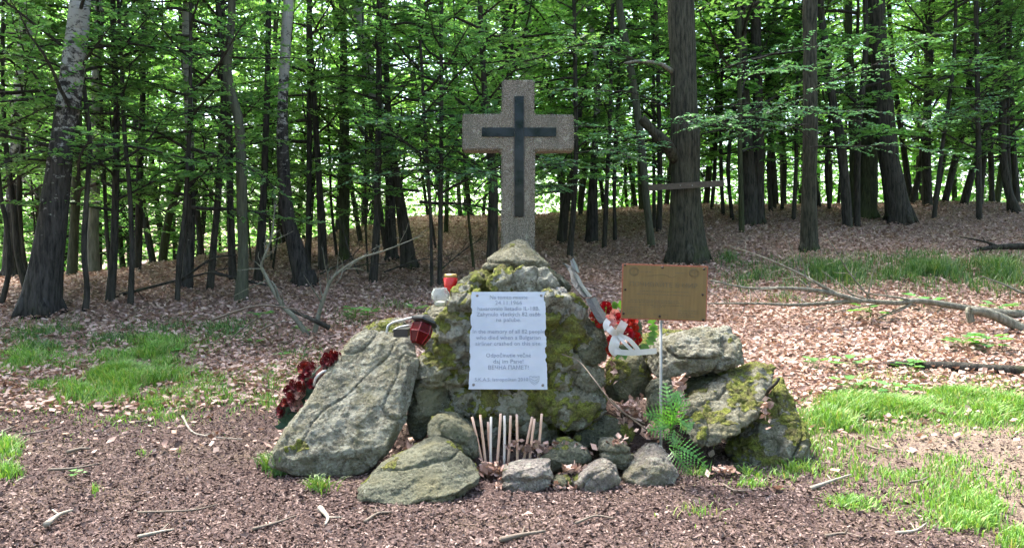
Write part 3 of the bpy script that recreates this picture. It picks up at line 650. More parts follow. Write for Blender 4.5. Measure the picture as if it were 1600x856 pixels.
def rose_mesh(r, sd):
    rr = random.Random(sd); mb = MB()
    for ring, (n, rad, h, cup) in enumerate(((3, .28, .75, .9), (4, .55, .62, .7), (6, .9, .45, .35))):
        for k in range(n):
            a = 2 * math.pi * (k + rr.uniform(-.1, .1)) / n + ring; wv = 2 * math.pi / n * .75; V = []
            for i, t in enumerate((0, .5, 1)):
                for j in (-1, 0, 1):
                    ang = a + j * wv * (.35 + .65 * t) * .8; rd = r * (.12 + rad * (t ** cup) + (.08 if j == 0 else 0) * t); V.append((rd * math.cos(ang), rd * math.sin(ang), r * h * (t ** .7) * (1 if j else 1.08)))
            Fs = [(i * 3 + j, i * 3 + j + 1, i * 3 + j + 4, i * 3 + j + 3) for i in (0, 1) for j in (0, 1)]
            mb.add(V, Fs)
    return mb
def orient(o, d): o.rotation_euler = Vector(d).to_track_quat('Z', 'Y').to_euler()
def wreath_right():
    B = P3(975, 530, 5.6); root = empty('rose_wreath', B); tag(root, 'wreath of bright red artificial roses with a white ribbon bow, right of the metal scrap', 'wreath')
    red = leaf_mat('red_petal', [(0, (.17, .003, .005)), (1, (.36, .010, .013))], .2, (1, .4, .4)); pink = leaf_mat('faded_petal', [(0, (.55, .2, .16)), (1, (.75, .5, .42))], .2, (1, .8, .8))
    rm = [rose_mesh(.048, k).mesh('rose') for k in range(3)]; pm = rose_mesh(.045, 7).mesh('rose')
    for m in rm: m.materials.append(red); smooth(m)
    pm.materials.append(pink); smooth(pm)
    for k, (px, py, D) in enumerate([(947, 481, 5.6), (960, 492, 5.6), (969, 500, 5.55), (988, 503, 5.55), (981, 522, 5.5), (992, 530, 5.52), (960, 532, 5.5), (930, 495, 5.65), (941, 503, 5.62), (957, 547, 5.55), (986, 512, 5.6), (952, 502, 5.52)]):
        o = obj('rose', pm if k in (1, 11) else rm[k % 3], None, root, loc=P3(px, py, D) - B); orient(o, (random.uniform(-.4, .4), -1, random.uniform(.1, .7))); o.scale = [random.uniform(.85, 1.15)] * 3
    # greenery
    mb = MB()
    for k in range(46):
        a = random.uniform(0, 6.28); p = P3(975 + 38 * math.cos(a), 515 + 32 * math.sin(a), 5.66) - B; d = np.array([math.cos(a) * .8, -.3, -math.sin(a) * .8]) * .09
        s_ = np.cross(d, [0, 1, 0]) * .35; mb.add([p, p + d * .5 + s_, p + d, p + d * .5 - s_], [(0, 1, 2), (0, 2, 3)])
    obj('greenery', mb, M['fern'], root)
    obj('wreath_ring', MB().tube([P3(968 + 30 * math.cos(t), 517 + 28 * math.sin(t), 5.68) - B for t in np.linspace(0, 6.283, 20)], .03, 8), plain('dark_straw', (.05, .07, .03), .9), root)
    rib = plain('white_ribbon', (.46, .48, .475), .6, var=.18)
    def band(pts, wd, up=(0, 0, 1)):
        P = catmull([P3(*p) - B for p in pts], 5); T = np.gradient(P, axis=0); W = np.cross(T, up if up else (0, 1, 0)); W /= np.linalg.norm(W, axis=1)[:, None]
        V = np.concatenate([P - W * wd / 2, P + W * wd / 2, P + W * wd / 2 + [0, .002, 0], P - W * wd / 2 + [0, .002, 0]]); n = len(P)
        return MB().add(V, [(i, i + 1, n + i + 1, n + i) for i in range(n - 1)] + [(3 * n + i, 2 * n + i, 2 * n + i + 1, 3 * n + i + 1) for i in range(n - 1)])
    up = (0, 1, 0.1)
    obj('ribbon_loop', band([(966, 524, 5.40), (970, 514, 5.37), (976, 503, 5.38)], .058, up), rib, root)
    obj('ribbon_loop', band([(966, 524, 5.40), (957, 518, 5.37), (951, 512, 5.38)], .05, up), rib, root)
    obj('ribbon_loop', band([(951, 500, 5.42), (947, 507, 5.40), (949, 515, 5.40)], .045, up), rib, root)
    obj('ribbon_tail', band([(965, 524, 5.40), (961, 534, 5.36), (959, 545, 5.36), (966, 552, 5.38)], .07, up), rib, root)
    obj('ribbon_tail', band([(966, 524, 5.39), (976, 536, 5.35), (988, 548, 5.35)], .022, up), rib, root)
    obj('ribbon_tail', band([(968, 524, 5.39), (982, 530, 5.35), (992, 540, 5.35), (998, 548, 5.36)], .03, up), rib, root)
    obj('ribbon_tail', band([(960, 549, 5.36), (982, 551, 5.33), (1004, 550, 5.34), (1026, 548, 5.36)], .04, up), rib, root)
wreath_right()
def wreath_left():
    B = P3(480, 640, 5.6); B[2] = .02; root = empty('wilted_wreath', B); tag(root, 'old wreath of faded dark red flowers leaning behind the big left slab', 'wreath')
    red = leaf_mat('dark_red_petal', [(0, (.05, .005, .007)), (.7, (.12, .009, .012)), (1, (.24, .018, .02))], .15, (1, .4, .4)); pale = leaf_mat('brown_petal', [(0, (.16, .05, .04)), (1, (.5, .32, .25))], .2, (1, .8, .8))
    rm = [rose_mesh(.05, k + 11).mesh('rose') for k in range(3)]; pm = rose_mesh(.045, 17).mesh('rose')
    for m in rm: m.materials.append(red)
    pm.materials.append(pale)
    for k, (px, py) in enumerate([(453, 610), (447, 630), (458, 622), (462, 600), (470, 618), (483, 580), (478, 592), (473, 604), (492, 573), (508, 566), (516, 560), (512, 576), (504, 585), (522, 554), (498, 592), (488, 600), (443, 642), (452, 640), (464, 634), (527, 562), (476, 576)]):
        o = obj('rose', pm if k in (4, 12, 18) else rm[k % 3], None, root, loc=P3(px, py, 5.5 + random.uniform(-.05, .05)) - B); orient(o, (random.uniform(-.9, .3), -1, random.uniform(-.2, .9))); o.scale = [random.uniform(.7, 1.1)] * 3
    mb = MB()
    for k in range(110):
        u = random.random(); p = P3(445 + 85 * u, 648 - 85 * u + random.uniform(-6, 26), 5.52) - B; a = random.uniform(-.3, 2.6); d = np.array([-math.cos(a) * .8, -.35, math.sin(a) * .7]) * random.uniform(.06, .12)
        s_ = np.cross(d, [0, 1, 0]) * .3; mb.add([p, p + d * .5 + s_, p + d, p + d * .5 - s_], [(0, 1, 2), (0, 2, 3)])
    obj('greenery', mb, plain('dark_artificial_leaf', (.025, .07, .045), .5), root)
    obj('wreath_back', MB().tube(catmull([P3(450, 655, 5.6) - B, P3(470, 615, 5.62) - B, P3(520, 570, 5.66) - B], 5), .05, 8, wob=.3), plain('dark_green_straw', (.02, .04, .02), .9), root)
    mb = MB(); P = P3(497, 590, 5.44) - B
    mb.tube(catmull([P + np.array(v) for v in ((-.03, 0, -.06), (-.01, -.02, 0), (.03, -.01, .04), (.06, 0, .05))], 4), [.010] * 13, 6); obj('ribbon', mb, plain('dirty_ribbon', (.4, .36, .33)), root)
wreath_left()

# ------------------------------------------------------------------ leaves, crowns, trees
def leaves_at(P, Dr, L, W, roll, rg, fold=.12):
    n = len(P); Dr = Dr / (np.linalg.norm(Dr, axis=1)[:, None] + 1e-9)
    S = np.cross(Dr, np.array([0, 0, 1.])); S /= np.linalg.norm(S, axis=1)[:, None] + 1e-9; U = np.cross(S, Dr)
    a = rg.normal(0, roll, n)[:, None]; S2 = S * np.cos(a) + U * np.sin(a); U2 = np.cross(S2, Dr)
    L = L[:, None]; W = W[:, None]
    V = np.stack([P, P + Dr * L * .42 + S2 * W / 2 + U2 * fold * L, P + Dr * L - U2 * .1 * L, P + Dr * L * .42 - S2 * W / 2 + U2 * fold * L], 1).reshape(-1, 3)
    i = np.arange(n)[:, None] * 4; Fc = np.concatenate([i + [0, 1, 2], i + [0, 2, 3]], 0)
    return V, Fc
def spray_branch(mb, LV, start, d0, L, rg, leaf, ntw, nl, r0, droop=.12, t0=.2):
    """one limb: tube into mb, leaf points/directions into LV"""
    d0 = np.array(d0, float); d0 /= np.linalg.norm(d0); k = 7; P = [np.array(start, float)]; d = d0.copy()
    for i in range(k):
        d = d + rg.normal(0, .10, 3) + np.array([0, 0, -droop * .5 * (i / k)]); d /= np.linalg.norm(d); P.append(P[-1] + d * L / k)
    P = np.array(P); mb.tube(P, np.linspace(r0, .004, k + 1), 4, cap=False)
    for j in range(ntw):
        t = t0 + (1 - t0) * (j + rg.random()) / ntw; f = t * k; i = min(int(f), k - 1); p = P[i] + (P[i + 1] - P[i]) * (f - i); T = P[i + 1] - P[i]; T /= np.linalg.norm(T)
        side = np.cross(T, [0, 0, 1.]); side /= np.linalg.norm(side) + 1e-9; sg = 1 if j % 2 else -1
        td = T * .6 + side * sg * rg.uniform(.6, 1) + np.array([0, 0, rg.normal(.0, .14)]); td /= np.linalg.norm(td)
        tl = L * rg.uniform(.12, .28) * (1.15 - .5 * t) + .12
        q = np.linspace(.15, 1, nl)[:, None] * tl; pts = p + td * q + np.array([0, 0, -1.]) * (q ** 2) * .15
        s2 = np.cross(td, [0, 0, 1.]); s2 /= np.linalg.norm(s2) + 1e-9; alt = np.where(np.arange(nl) % 2, 1, -1)[:, None]
        dr = td * .7 + s2 * alt * .8 + rg.normal(0, .18, (nl, 3)); LV[0].append(pts); LV[1].append(dr)
        if L > 1: mb.tube([p, p + td * tl * .9 - np.array([0, 0, .1 * tl * tl])], [.006, .0025], 3, cap=False)
def crown(name, sd, z0, z1, Rr, nb, ntw, nl, leaf, mat, up=(.05, .5), prof='flat'):
    rg = np.random.default_rng(sd); mb = MB(); LV = ([], [])
    for b in range(nb):
        u = (b + rg.random()) / nb; h = z0 + (z1 - z0) * u
        pr = (1 - .75 * u) if prof == 'flat' else (math.sin(math.pi * (.12 + .8 * u)) ** .6)
        a = b * 2.4 + rg.uniform(-.4, .4); e = rg.uniform(*up); L = Rr * pr * rg.uniform(.6, 1.1)
        spray_branch(mb, LV, (0, 0, h), (math.cos(a), math.sin(a), math.tan(e)), L, rg, leaf, ntw, nl, .012 + .010 * L)
    Pp = np.concatenate(LV[0]); Dd = np.concatenate(LV[1]); Ls = leaf * rg.uniform(.7, 1.25, len(Pp))
    V, Fc = leaves_at(Pp, Dd, Ls, Ls * .62, .45, rg); lm = mesh_np(name, V, [Fc]); lm.materials.append(mat)
    bm_ = mb.mesh('limbs'); return lm, bm_
UND = [crown('understory_crown', 20 + k, 1.5 + .3 * (k % 3), 8.5, 2.4, 36, 12, 12, .09, M['leaf'], (-.1, .8)) for k in range(5)]
CAN = [crown('canopy_crown', 40 + k, 6.5, 14.5, 3.2, 8, 10, 8, .13, M['leaf'], (.2, .9), 'dome') for k in range(3)]
FARC = [crown('far_crown', 60 + k, 1.6, 13, 3.4, 32, 12, 8, .15, M['leaf_far'], (-.1, .8), 'dome') for k in range(3)]
for a, b in UND + CAN + FARC: b.materials.append(M['bark_dark']); 

def tree(name, label, pts, bark='bark_dark', cr='u', height=None, group=None, flare=1.08, D=None, crs=1.0, seg=12, base_only=False, dirt=0.0):
    b = ground_pt(pts[0][0], pts[0][1]) if D is None else P3(pts[0][0], pts[0][1], D)
    if D is not None: b[2] = H(b[0], b[1])
    Dd = b[1]; s = Dd / F; root = empty(name, b)
    P = []; Rd = []
    for i, (px, py, wd) in enumerate(pts):
        q = P3(px, py, Dd); P.append(q - b if i else np.zeros(3)); Rd.append(wd * s / 2 * .88)
    P = np.array(P); Hh = height or random.uniform(12, 16)
    top = P[-1]; dr = (P[-1] - P[-2]); dr /= np.linalg.norm(dr); dr = dr * .6 + np.array([0, 0, .4]); dr /= dr[2]
    if top[2] < Hh - 1:
        m_ = 3
        for k in range(1, m_ + 1):
            P = np.vstack([P, top + dr * (Hh - top[2]) * k / m_ + np.array([random.uniform(-.2, .2), random.uniform(-.3, .3), 0])]); Rd.append(max(.015, Rd[len(pts) - 1] * (1 - .85 * k / m_)))
    PR = catmull(np.column_stack([P, Rd]), 6); C, Rr = PR[:, :3], np.maximum(PR[:, 3], .008)
    hgt = C[:, 2]; Rr = Rr * (1 + (flare - 1) * np.exp(-np.maximum(hgt, 0) / (.25 + Rd[0])))
    C = np.vstack([C[0] - [0, 0, .25], C]); Rr = np.concatenate([[Rr[0] * 1.05], Rr])
    mb = MB().tube(C, Rr, seg, cap=False, wob=.12, sd=pts[0][0])
    if wd * s > .25 or Rd[0] > .16:                    # root buttresses on stout trees
        for k in range(5):
            a = k * 1.2566 + pts[0][0]; r0 = Rd[0]
            mb.tube([(r0 * .6 * math.cos(a), r0 * .6 * math.sin(a), r0 * 1.3), (r0 * .95 * math.cos(a), r0 * .95 * math.sin(a), r0 * .4), (r0 * 1.38 * math.cos(a), r0 * 1.38 * math.sin(a), -.04)], [r0 * .3, r0 * .32, r0 * .13], 7, wob=.2)
    obj('trunk', mb, M[bark], root, sm=True)
    tag(root, label, 'tree', group)
    def ax(z):
        i = np.searchsorted(C[:, 2], z); i = min(i, len(C) - 1); return C[i]
    rz = random.uniform(0, 6.28)
    for kind in cr:
        lm, bm_ = random.choice({'u': UND, 'c': CAN, 'f': FARC}[kind])
        sc = crs * (random.uniform(.85, 1.15) if kind == 'u' else Hh / 14.5); off = ax(4.5 if kind == 'u' else 9)
        for nm, me in (('crown', lm), ('limbs', bm_)):
            o = obj(nm, me, None, root, loc=(off[0], off[1], 0)); o.scale = (sc, sc, sc if kind != 'u' else sc); o.rotation_euler = (0, 0, rz)
        rz += 1.7
    return root
T = tree
T('birch_tree', 'big leaning birch at the far left, black at the foot and white higher up', [(62, 492, 66), (72, 410, 52), (86, 320, 46), (98, 220, 40), (110, 140, 38), (122, 50, 36), (126, 0, 34)], 'birch', 'c', 15)
T('birch_tree', 'pale blurry birch behind the big birch, at the left margin', [(16, 430, 26), (22, 300, 24), (34, 150, 26), (48, 0, 28)], 'birch_low', 'c', 16, D=15.5)
T('beech_tree', 'crooked thin dark tree left of the big birch with a forked stem', [(42, 455, 12), (28, 400, 11), (22, 330, 10), (8, 210, 8), (4, 60, 6)], 'bark_dark', 'u')
T('beech_tree', 'thin dark stem curving in at the lower left edge', [(2, 476, 9), (14, 420, 9), (10, 350, 8), (-4, 250, 7)], 'bark_dark', 'u')
T('beech_tree', 'second thin stem crossing close to the left of the big birch', [(44, 440, 9), (34, 380, 9), (30, 280, 8), (40, 160, 6), (36, 20, 5)], 'bark_dark', 'u')
T('beech_tree', 'grey mid-sized trunk just right of the big birch foot', [(112, 438, 18), (116, 360, 16), (120, 250, 14), (124, 100, 12), (128, 0, 11)], 'bark_green', 'c', 14, D=15)
T('beech_tree', 'smooth pale trunk second right of the big birch', [(146, 425, 22), (145, 360, 20), (148, 260, 18), (152, 100, 16), (156, 0, 15)], 'bark_pale', 'c', 15, D=16)
T('beech_tree', 'thin wavy dark stem right of the big birch', [(133, 488, 11), (136, 450, 10), (131, 389, 10), (136, 300, 9), (140, 213, 8), (128, 110, 7), (122, 0, 6)], 'bark_dark', 'u')
T('beech_tree', 'slim dark trunk with an upright fork, left of centre-left group', [(172, 472, 15), (176, 420, 13), (179, 365, 12), (182, 182, 10), (176, 0, 9)], 'bark_dark', 'u')
T('beech_tree', 'thin stem leaning left beside the forked dark trunk', [(176, 440, 8), (167, 365, 7), (160, 200, 6), (154, 40, 5)], 'bark_dark', 'u')
T('beech_tree', 'slim trunk with a side stem rising right, third in the left row', [(204, 476, 10), (206, 400, 9), (203, 304, 8), (194, 200, 7), (188, 60, 6)], 'bark_dark', 'u')
T('beech_tree', 'straight dark trunk behind the left row of slim stems', [(214, 440, 14), (216, 395, 13), (219, 260, 12), (223, 146, 10), (226, 0, 9)], 'bark_dark', 'c', 13, D=14.5)
T('beech_tree', 'greenish trunk leaning strongly right in the left background', [(252, 412, 14), (264, 340, 13), (280, 286, 12), (296, 200, 10), (306, 120, 9)], 'bark_moss', 'f', 12, D=17)
T('birch_tree', 'dark double stem with peeling bark, tallest of the left middle group', [(292, 450, 19), (296, 370, 17), (298, 292, 15), (294, 140, 14), (292, 0, 13)], 'birch_low', 'c', 14)
T('beech_tree', 'thin dark stem leaning into the peeling double stem', [(277, 470, 9), (281, 400, 9), (289, 330, 8), (296, 200, 7), (298, 60, 6)], 'bark_dark', 'u')
T('beech_tree', 'slender dark trunk slanting left above, before the mossy curved trunk', [(328, 452, 13), (335, 370, 12), (343, 274, 11), (350, 122, 10), (340, 0, 9)], 'bark_dark', 'u')
T('hornbeam_tree', 'smooth grey-green curved trunk leaning left of the bare forked shrub', [(377, 470, 22), (380, 400, 19), (378, 330, 18), (374, 200, 17), (356, 120, 16), (360, 50, 14), (362, 0, 13)], 'bark_green', 'c', 13)
T('beech_tree', 'straight black trunk directly behind the smooth curved one', [(364, 440, 14), (360, 330, 13), (357, 182, 12), (346, 0, 10)], 'bark_dark', 'u')
T('beech_tree', 'straight dark trunk between the curved trunk and the dark birch', [(403, 440, 16), (410, 340, 14), (414, 243, 12), (418, 120, 10), (420, 0, 9)], 'bark_dark', 'c', 13)
T('birch_tree', 'stout birch with cracked black foot and white-flecked bark, left of the cross', [(477, 446, 38), (462, 390, 30), (450, 340, 25), (443, 260, 22), (441, 182, 20), (446, 80, 18), (451, 0, 18)], 'birch', 'c', 14)
T('beech_tree', 'thin straight stem immediately right of the cracked birch', [(481, 400, 10), (483, 280, 10), (484, 140, 10), (484, 0, 10)], 'bark_dark', 'u', D=16)
T('beech_tree', 'dark trunk leaning left, second right of the cracked birch', [(505, 424, 17), (502, 340, 15), (497, 255, 12), (489, 120, 10), (484, 20, 8)], 'bark_dark', 'c', 13)
T('beech_tree', 'broad dark trunk half hidden by foliage, midway between both birches', [(538, 408, 20), (538, 300, 19), (538, 182, 16), (536, 40, 12)], 'bark_moss', 'f', 13)
T('beech_tree', 'straight dark trunk in front of the white birch, left of the cross', [(583, 440, 17), (588, 370, 13), (590, 304, 12), (592, 140, 11), (593, 0, 10)], 'bark_dark', 'u')
T('birch_tree', 'white leaning birch behind the straight dark trunk', [(612, 408, 22), (610, 330, 20), (608, 243, 20), (594, 180, 20), (576, 110, 18), (557, 0, 17)], 'birch_low', 'c', 15)
T('beech_tree', 'black trunk leaning left at the right foot of the white birch', [(640, 420, 27), (632, 360, 22), (624, 306, 17), (612, 230, 14), (604, 120, 11), (600, 0, 9)], 'bark_dark', 'u')
T('beech_tree', 'very thin dark stem leaning left, left of the two by the cross', [(675, 405, 6), (672, 320, 6), (663, 182, 6), (655, 40, 5)], 'bark_dark', 'u', D=14)
T('beech_tree', 'thin straight dark stem nearest the cross on its left', [(687, 405, 8), (689, 280, 8), (690, 140, 7), (690, 0, 7)], 'bark_dark', 'u', D=14)
T('beech_tree', 'short-looking pale thin trunk on the bright slope left of the cross', [(721, 357, 9), (718, 320, 8), (712, 200, 7), (708, 80, 6)], 'bark_green', 'f', 14, D=28)
T('beech_tree', 'dark trunk close behind the left side of the cross shaft', [(768, 397, 20), (770, 340, 18), (770, 280, 16), (758, 150, 11), (750, 0, 9)], 'bark_dark', 'u', D=14.5)
T('beech_tree', 'straight grey trunk rising right above the top of the cross', [(790, 352, 15), (790, 200, 13), (790, 110, 12), (790, 0, 12)], 'bark_dark', 'f', 15, D=22)
T('birch_tree', 'flecked birch trunk above the right of the cross top', [(826, 352, 17), (825, 200, 16), (823, 100, 15), (824, 0, 14)], 'birch_low', 'f', 15, D=23)
T('beech_tree', 'dark leaning trunk, first to the right of the cross', [(877, 380, 18), (884, 320, 16), (896, 270, 12), (912, 140, 9), (950, 40, 8), (970, -40, 7)], 'bark_dark', 'u')
T('beech_tree', 'slimmer dark trunk leaning beside the first one right of the cross', [(890, 374, 11), (897, 310, 10), (900, 220, 8), (898, 60, 7)], 'bark_dark', 'u', D=17)
T('birch_tree', 'slim white birch stem with black foot, right of the cross', [(924, 378, 21), (926, 310, 17), (929, 240, 13), (934, 140, 9), (926, 60, 8), (920, 0, 8)], 'birch', 'c', 13)
T('beech_tree', 'thin dark stem right of the slim birch', [(944, 378, 9), (948, 300, 8), (954, 160, 7), (958, 0, 6)], 'bark_dark', 'u', D=18)
T('beech_tree', 'very thin upright stem between slim birch and slanting trunk', [(961, 372, 7), (960, 280, 7), (966, 140, 6), (970, 0, 5)], 'bark_dark', 'u', D=19)
T('beech_tree', 'slanting smooth trunk crossing left of the big oak', [(1018, 386, 14), (1009, 300, 13), (999, 200, 13), (984, 100, 13), (968, 10, 12)], 'bark_green', 'c', 12)
T('beech_tree', 'thin dark trunk behind the nailed plank, left of the big oak', [(1029, 363, 11), (1031, 300, 10), (1030, 200, 8), (1026, 40, 7)], 'bark_dark', 'u', D=20)
oak = T('oak_tree', 'biggest oak with furrowed bark and a plank nailed across it, behind the brass sign', [(1074, 408, 62), (1072, 340, 54), (1070, 260, 52), (1068, 180, 50), (1067, 100, 48), (1064, 0, 50)], 'bark_oak', 'c', 15, flare=1.25, seg=18)
T('oak_tree', 'left trunk of the close pair right of the big oak, bending left above', [(1170, 352, 26), (1172, 300, 24), (1164, 180, 20), (1159, 90, 18), (1156, 0, 17)], 'bark_dark', 'c', 14)
T('oak_tree', 'right straight trunk of the close pair right of the big oak', [(1184, 350, 26), (1184, 280, 22), (1184, 168, 20), (1182, 80, 18), (1180, 0, 17)], 'bark_dark', 'c', 14)
T('oak_tree', 'straight medium trunk with mossy foot standing alone, right of the trunk pair', [(1264, 393, 30), (1264, 330, 27), (1266, 200, 26), (1266, 100, 25), (1266, 0, 24)], 'bark_oak', 'c', 14)
T('beech_tree', 'dark trunk leaning left behind the lone medium trunk', [(1325, 337, 17), (1316, 240, 16), (1300, 150, 14), (1288, 60, 12), (1282, 0, 11)], 'bark_dark', 'u', D=20)
T('beech_tree', 'straight grey trunk left of the mossy pair', [(1336, 330, 18), (1334, 220, 16), (1328, 100, 14), (1326, 0, 13)], 'bark_moss', 'c', 15, D=22)
T('oak_tree', 'moss-green thick trunk at the left of the biggest right pair', [(1352, 346, 36), (1356, 280, 32), (1361, 168, 26), (1364, 80, 20), (1366, 0, 17)], 'bark_moss', 'c', 14, D=22)
T('oak_tree', 'thick dark leaning trunk with moss-covered roots, biggest on the right', [(1406, 348, 44), (1396, 290, 38), (1386, 224, 34), (1378, 140, 32), (1372, 60, 30), (1368, 0, 30)], 'bark_dark', 'c', 14)
T('beech_tree', 'dark leaning stem first right of the biggest right trunk', [(1424, 322, 11), (1438, 260, 10), (1448, 160, 9), (1450, 0, 8)], 'bark_dark', 'f', 14, D=25)
T('beech_tree', 'straight trunk second right of the biggest right trunk', [(1449, 322, 17), (1447, 224, 15), (1452, 100, 12), (1456, 0, 11)], 'bark_dark', 'f', 15, D=24)
T('beech_tree', 'slim trunk slanting right, left one of three slanting stems', [(1461, 322, 9), (1472, 260, 9), (1487, 185, 8), (1500, 60, 7)], 'bark_dark', 'f', 14, D=26)
T('beech_tree', 'middle one of three stems slanting right in the right background', [(1476, 323, 12), (1490, 260, 12), (1508, 185, 10), (1522, 56, 9)], 'bark_dark', 'f', 14, D=25)
T('beech_tree', 'right one of three stems slanting right, slightly stouter', [(1506, 320, 13), (1522, 260, 12), (1542, 196, 10), (1556, 80, 8)], 'bark_dark', 'u', D=24)
T('beech_tree', 'thin dead-straight stem in front of the right background stems', [(1530, 343, 10), (1529, 240, 9), (1527, 120, 8), (1525, 0, 8)], 'bark_dark', 'u')
T('beech_tree', 'thin stem just right of the dead-straight one', [(1550, 320, 9), (1548, 240, 9), (1540, 120, 8), (1536, 0, 7)], 'bark_dark', 'f', 14, D=26)
T('beech_tree', 'curving dark forked trunk at the far right edge', [(1588, 333, 15), (1574, 290, 13), (1566, 220, 13), (1568, 120, 12), (1560, 0, 11)], 'bark_dark', 'u')
T('beech_tree', 'straight stem rising from the bend of the far right trunk', [(1578, 328, 9), (1574, 200, 8), (1576, 100, 8), (1578, 0, 8)], 'bark_dark', 'u', D=22)
for k, (a, lab) in enumerate([((1112, 352), 'first of the thin saplings between the big oak and the trunk pair'), ((1130, 348), 'sapling midway between the big oak and the trunk pair'), ((1144, 350), 'sapling just left of the trunk pair'), ((1204, 346), 'sapling just right of the trunk pair'), ((1222, 342), 'sapling midway between the trunk pair and the lone trunk'), ((1240, 345), 'sapling just left of the lone medium trunk'), ((1296, 340), 'sapling just right of the lone medium trunk')]):
    T('sapling', lab, [(a[0], a[1], 7), (a[0] + random.uniform(-6, 6), 250, 7), (a[0] + random.uniform(-14, 14), 120, 5), (a[0] + random.uniform(-20, 20), 0, 4)], 'bark_dark', 'u', 8, D=random.uniform(19, 24), group='saplings among the trunks')

# far slender trees: trunk meshes shared
FT = []
for k in range(4):
    P = [np.array([0, 0, -.3])]; 
    for i in range(6): P.append(P[-1] + np.array([random.uniform(-.28, .28), random.uniform(-.28, .28), 2.4]))
    m = MB().tube(catmull(P, 3), np.linspace(.11, .03, 19), 8, cap=False, wob=.1).mesh('trunk'); m.materials.append(M['bark_dark'] if k else M['bark_moss']); smooth(m); FT.append(m)
used = []
def far_tree(x, y, kinds, sc, name='forest_tree', lab='slender dark tree far back in the wood', grp='slender trees far back in the wood'):
    root = empty(name, (x, y, float(H(x, y)))); tag(root, lab, 'tree', grp)
    o = obj('trunk', random.choice(FT), None, root); o.rotation_euler = (random.uniform(-.10, .10), random.uniform(-.13, .13), random.uniform(0, 6)); o.scale = (sc * random.uniform(.55, 1.1) * (.6 + .4 * min(1, (y - 18) / 8)),) * 2 + (sc,)
    for kd in kinds:
        lm, bm_ = random.choice({'u': UND, 'c': CAN, 'f': FARC}[kd]); rz = random.uniform(0, 6.28); s_ = sc * random.uniform(.85, 1.2)
        for nm, me in (('crown', lm), ('limbs', bm_)): q = obj(nm, me, None, root); q.scale = (s_,) * 3; q.rotation_euler = (0, 0, rz)
n = 0
while n < 130:
    y = random.uniform(18.5, 46); x = random.uniform(-.78 * y, .78 * y)
    if x < -.25 * y and random.random() < .35: continue
    if any((x - a) ** 2 + (y - b) ** 2 < 3.2 for a, b in used): continue
    used.append((x, y)); n += 1; far_tree(x, y, 'f' if random.random() < .7 else 'fu', random.uniform(.85, 1.2))

for k in range(22):
    y = random.uniform(15.5, 25); x = random.uniform(-.62, -.02) * y
    far_tree(x, y, 'u', random.uniform(.42, .65), 'young_tree', 'low leafy young tree on the crest of the slope left of the cross', 'young trees on the crest left of the cross')
# distant woodland that reads as one mass
def woodland():
    rg = np.random.default_rng(5); n = 270000; a = rg.uniform(-1.05, 1.05, n); d = 34 + 42 * rg.random(n) ** .8; x = np.sin(a) * d * 1.15; y = np.cos(a) * d
    g = np.maximum(H(x, y), -3); z = g + rg.uniform(0, 1, n) ** 1.9 * 26
    P = np.stack([x, y, z], 1); keep = fbm(P * np.array([.16, .16, .3]), 4, 3) > -.45 + .30 * sstep(-.15, -.6, a) + .035 * (z - 5) + .5 * sstep(42, 34, d) - .35 * sstep(-.2, .1, a) * sstep(12, 5, z - g)
    P = P[keep]; n = len(P); Ls = rg.uniform(.18, .4, n); V, Fc = leaves_at(P, rg.normal(0, 1, (n, 3)) * [1, 1, .4], Ls, Ls * .7, .7, rg)
    tag(obj('distant_woodland', mesh_np('distant_woodland', V, [Fc]), M['leaf_far']), 'bright green mass of leaves of the distant wood beyond the last trunks', 'woodland', kind='stuff')
woodland()
def wood_behind():
    rg = np.random.default_rng(15); n = 40000; a = rg.uniform(.20 * math.pi, 1.80 * math.pi, n); d = rg.uniform(14, 28, n); x = np.sin(a) * d; y = np.cos(a) * d - 1.0
    z = H(x, y) + rg.uniform(.08, 1, n) ** .9 * 15; P = np.stack([x, y, z], 1); P = P[(fbm(P * .22, 14, 3) > -.25) & (np.abs(P[:, 0]) > .82 * P[:, 1] + 2.5)]; n = len(P); Ls = rg.uniform(.3, .55, n)
    V, Fc = leaves_at(P, rg.normal(0, 1, (n, 3)) * [1, 1, .4], Ls, Ls * .7, .7, rg)
    tag(obj('surrounding_woodland', mesh_np('surrounding_woodland', V, [Fc]), M['leaf']), 'leafy edge of the wood closing the clearing on the near side', 'woodland', kind='stuff')
wood_behind()
# low leafy branches of nearer trees that hang into the view
def low_branch(owner, spec):
    rg = np.random.default_rng(77); mb = MB(); LV = ([], []); base = np.array(owner.location)
    for (px, py, D, dx, dy, dz, L) in spec:
        spray_branch(mb, LV, P3(px, py, D) - base, (dx, dy, dz), L, rg, .08, 15, 11, .014, .1, .12)
    Pp = np.concatenate(LV[0]); Ls = .085 * rg.uniform(.7, 1.25, len(Pp)); V, Fc = leaves_at(Pp, np.concatenate(LV[1]), Ls, Ls * .68, .4, rg)
    obj('low_foliage', mesh_np('low_foliage', V, [Fc]), M['leaf_near'], owner); obj('low_limbs', mb, M['bark_dark'], owner)
low_branch(oak, [(1045, 240, 15.8, -1, -.8, .1, 3.0), (1045, 225, 15.8, -.8, -1.2, .1, 2.8), (1045, 170, 15.8, -1, -.9, .15, 3.2), (1060, 200, 15.6, -.3, -1, .05, 2.6), (1095, 200, 15.8, .9, -1, .05, 3.2), (1095, 170, 15.8, 1, -.7, .05, 3.2), (1095, 210, 15.8, 1, -.5, -.05, 2.6), (1050, 285, 15.8, -1, -.6, 0.0, 2.0), (1090, 120, 15.8, 1, -.9, .1, 3.2), (1045, 120, 15.8, -1, -.9, .1, 3.2)])
tr = {o.get('label', ''): o for o in scene.objects}
def find(s): return next(o for l, o in tr.items() if s in l)
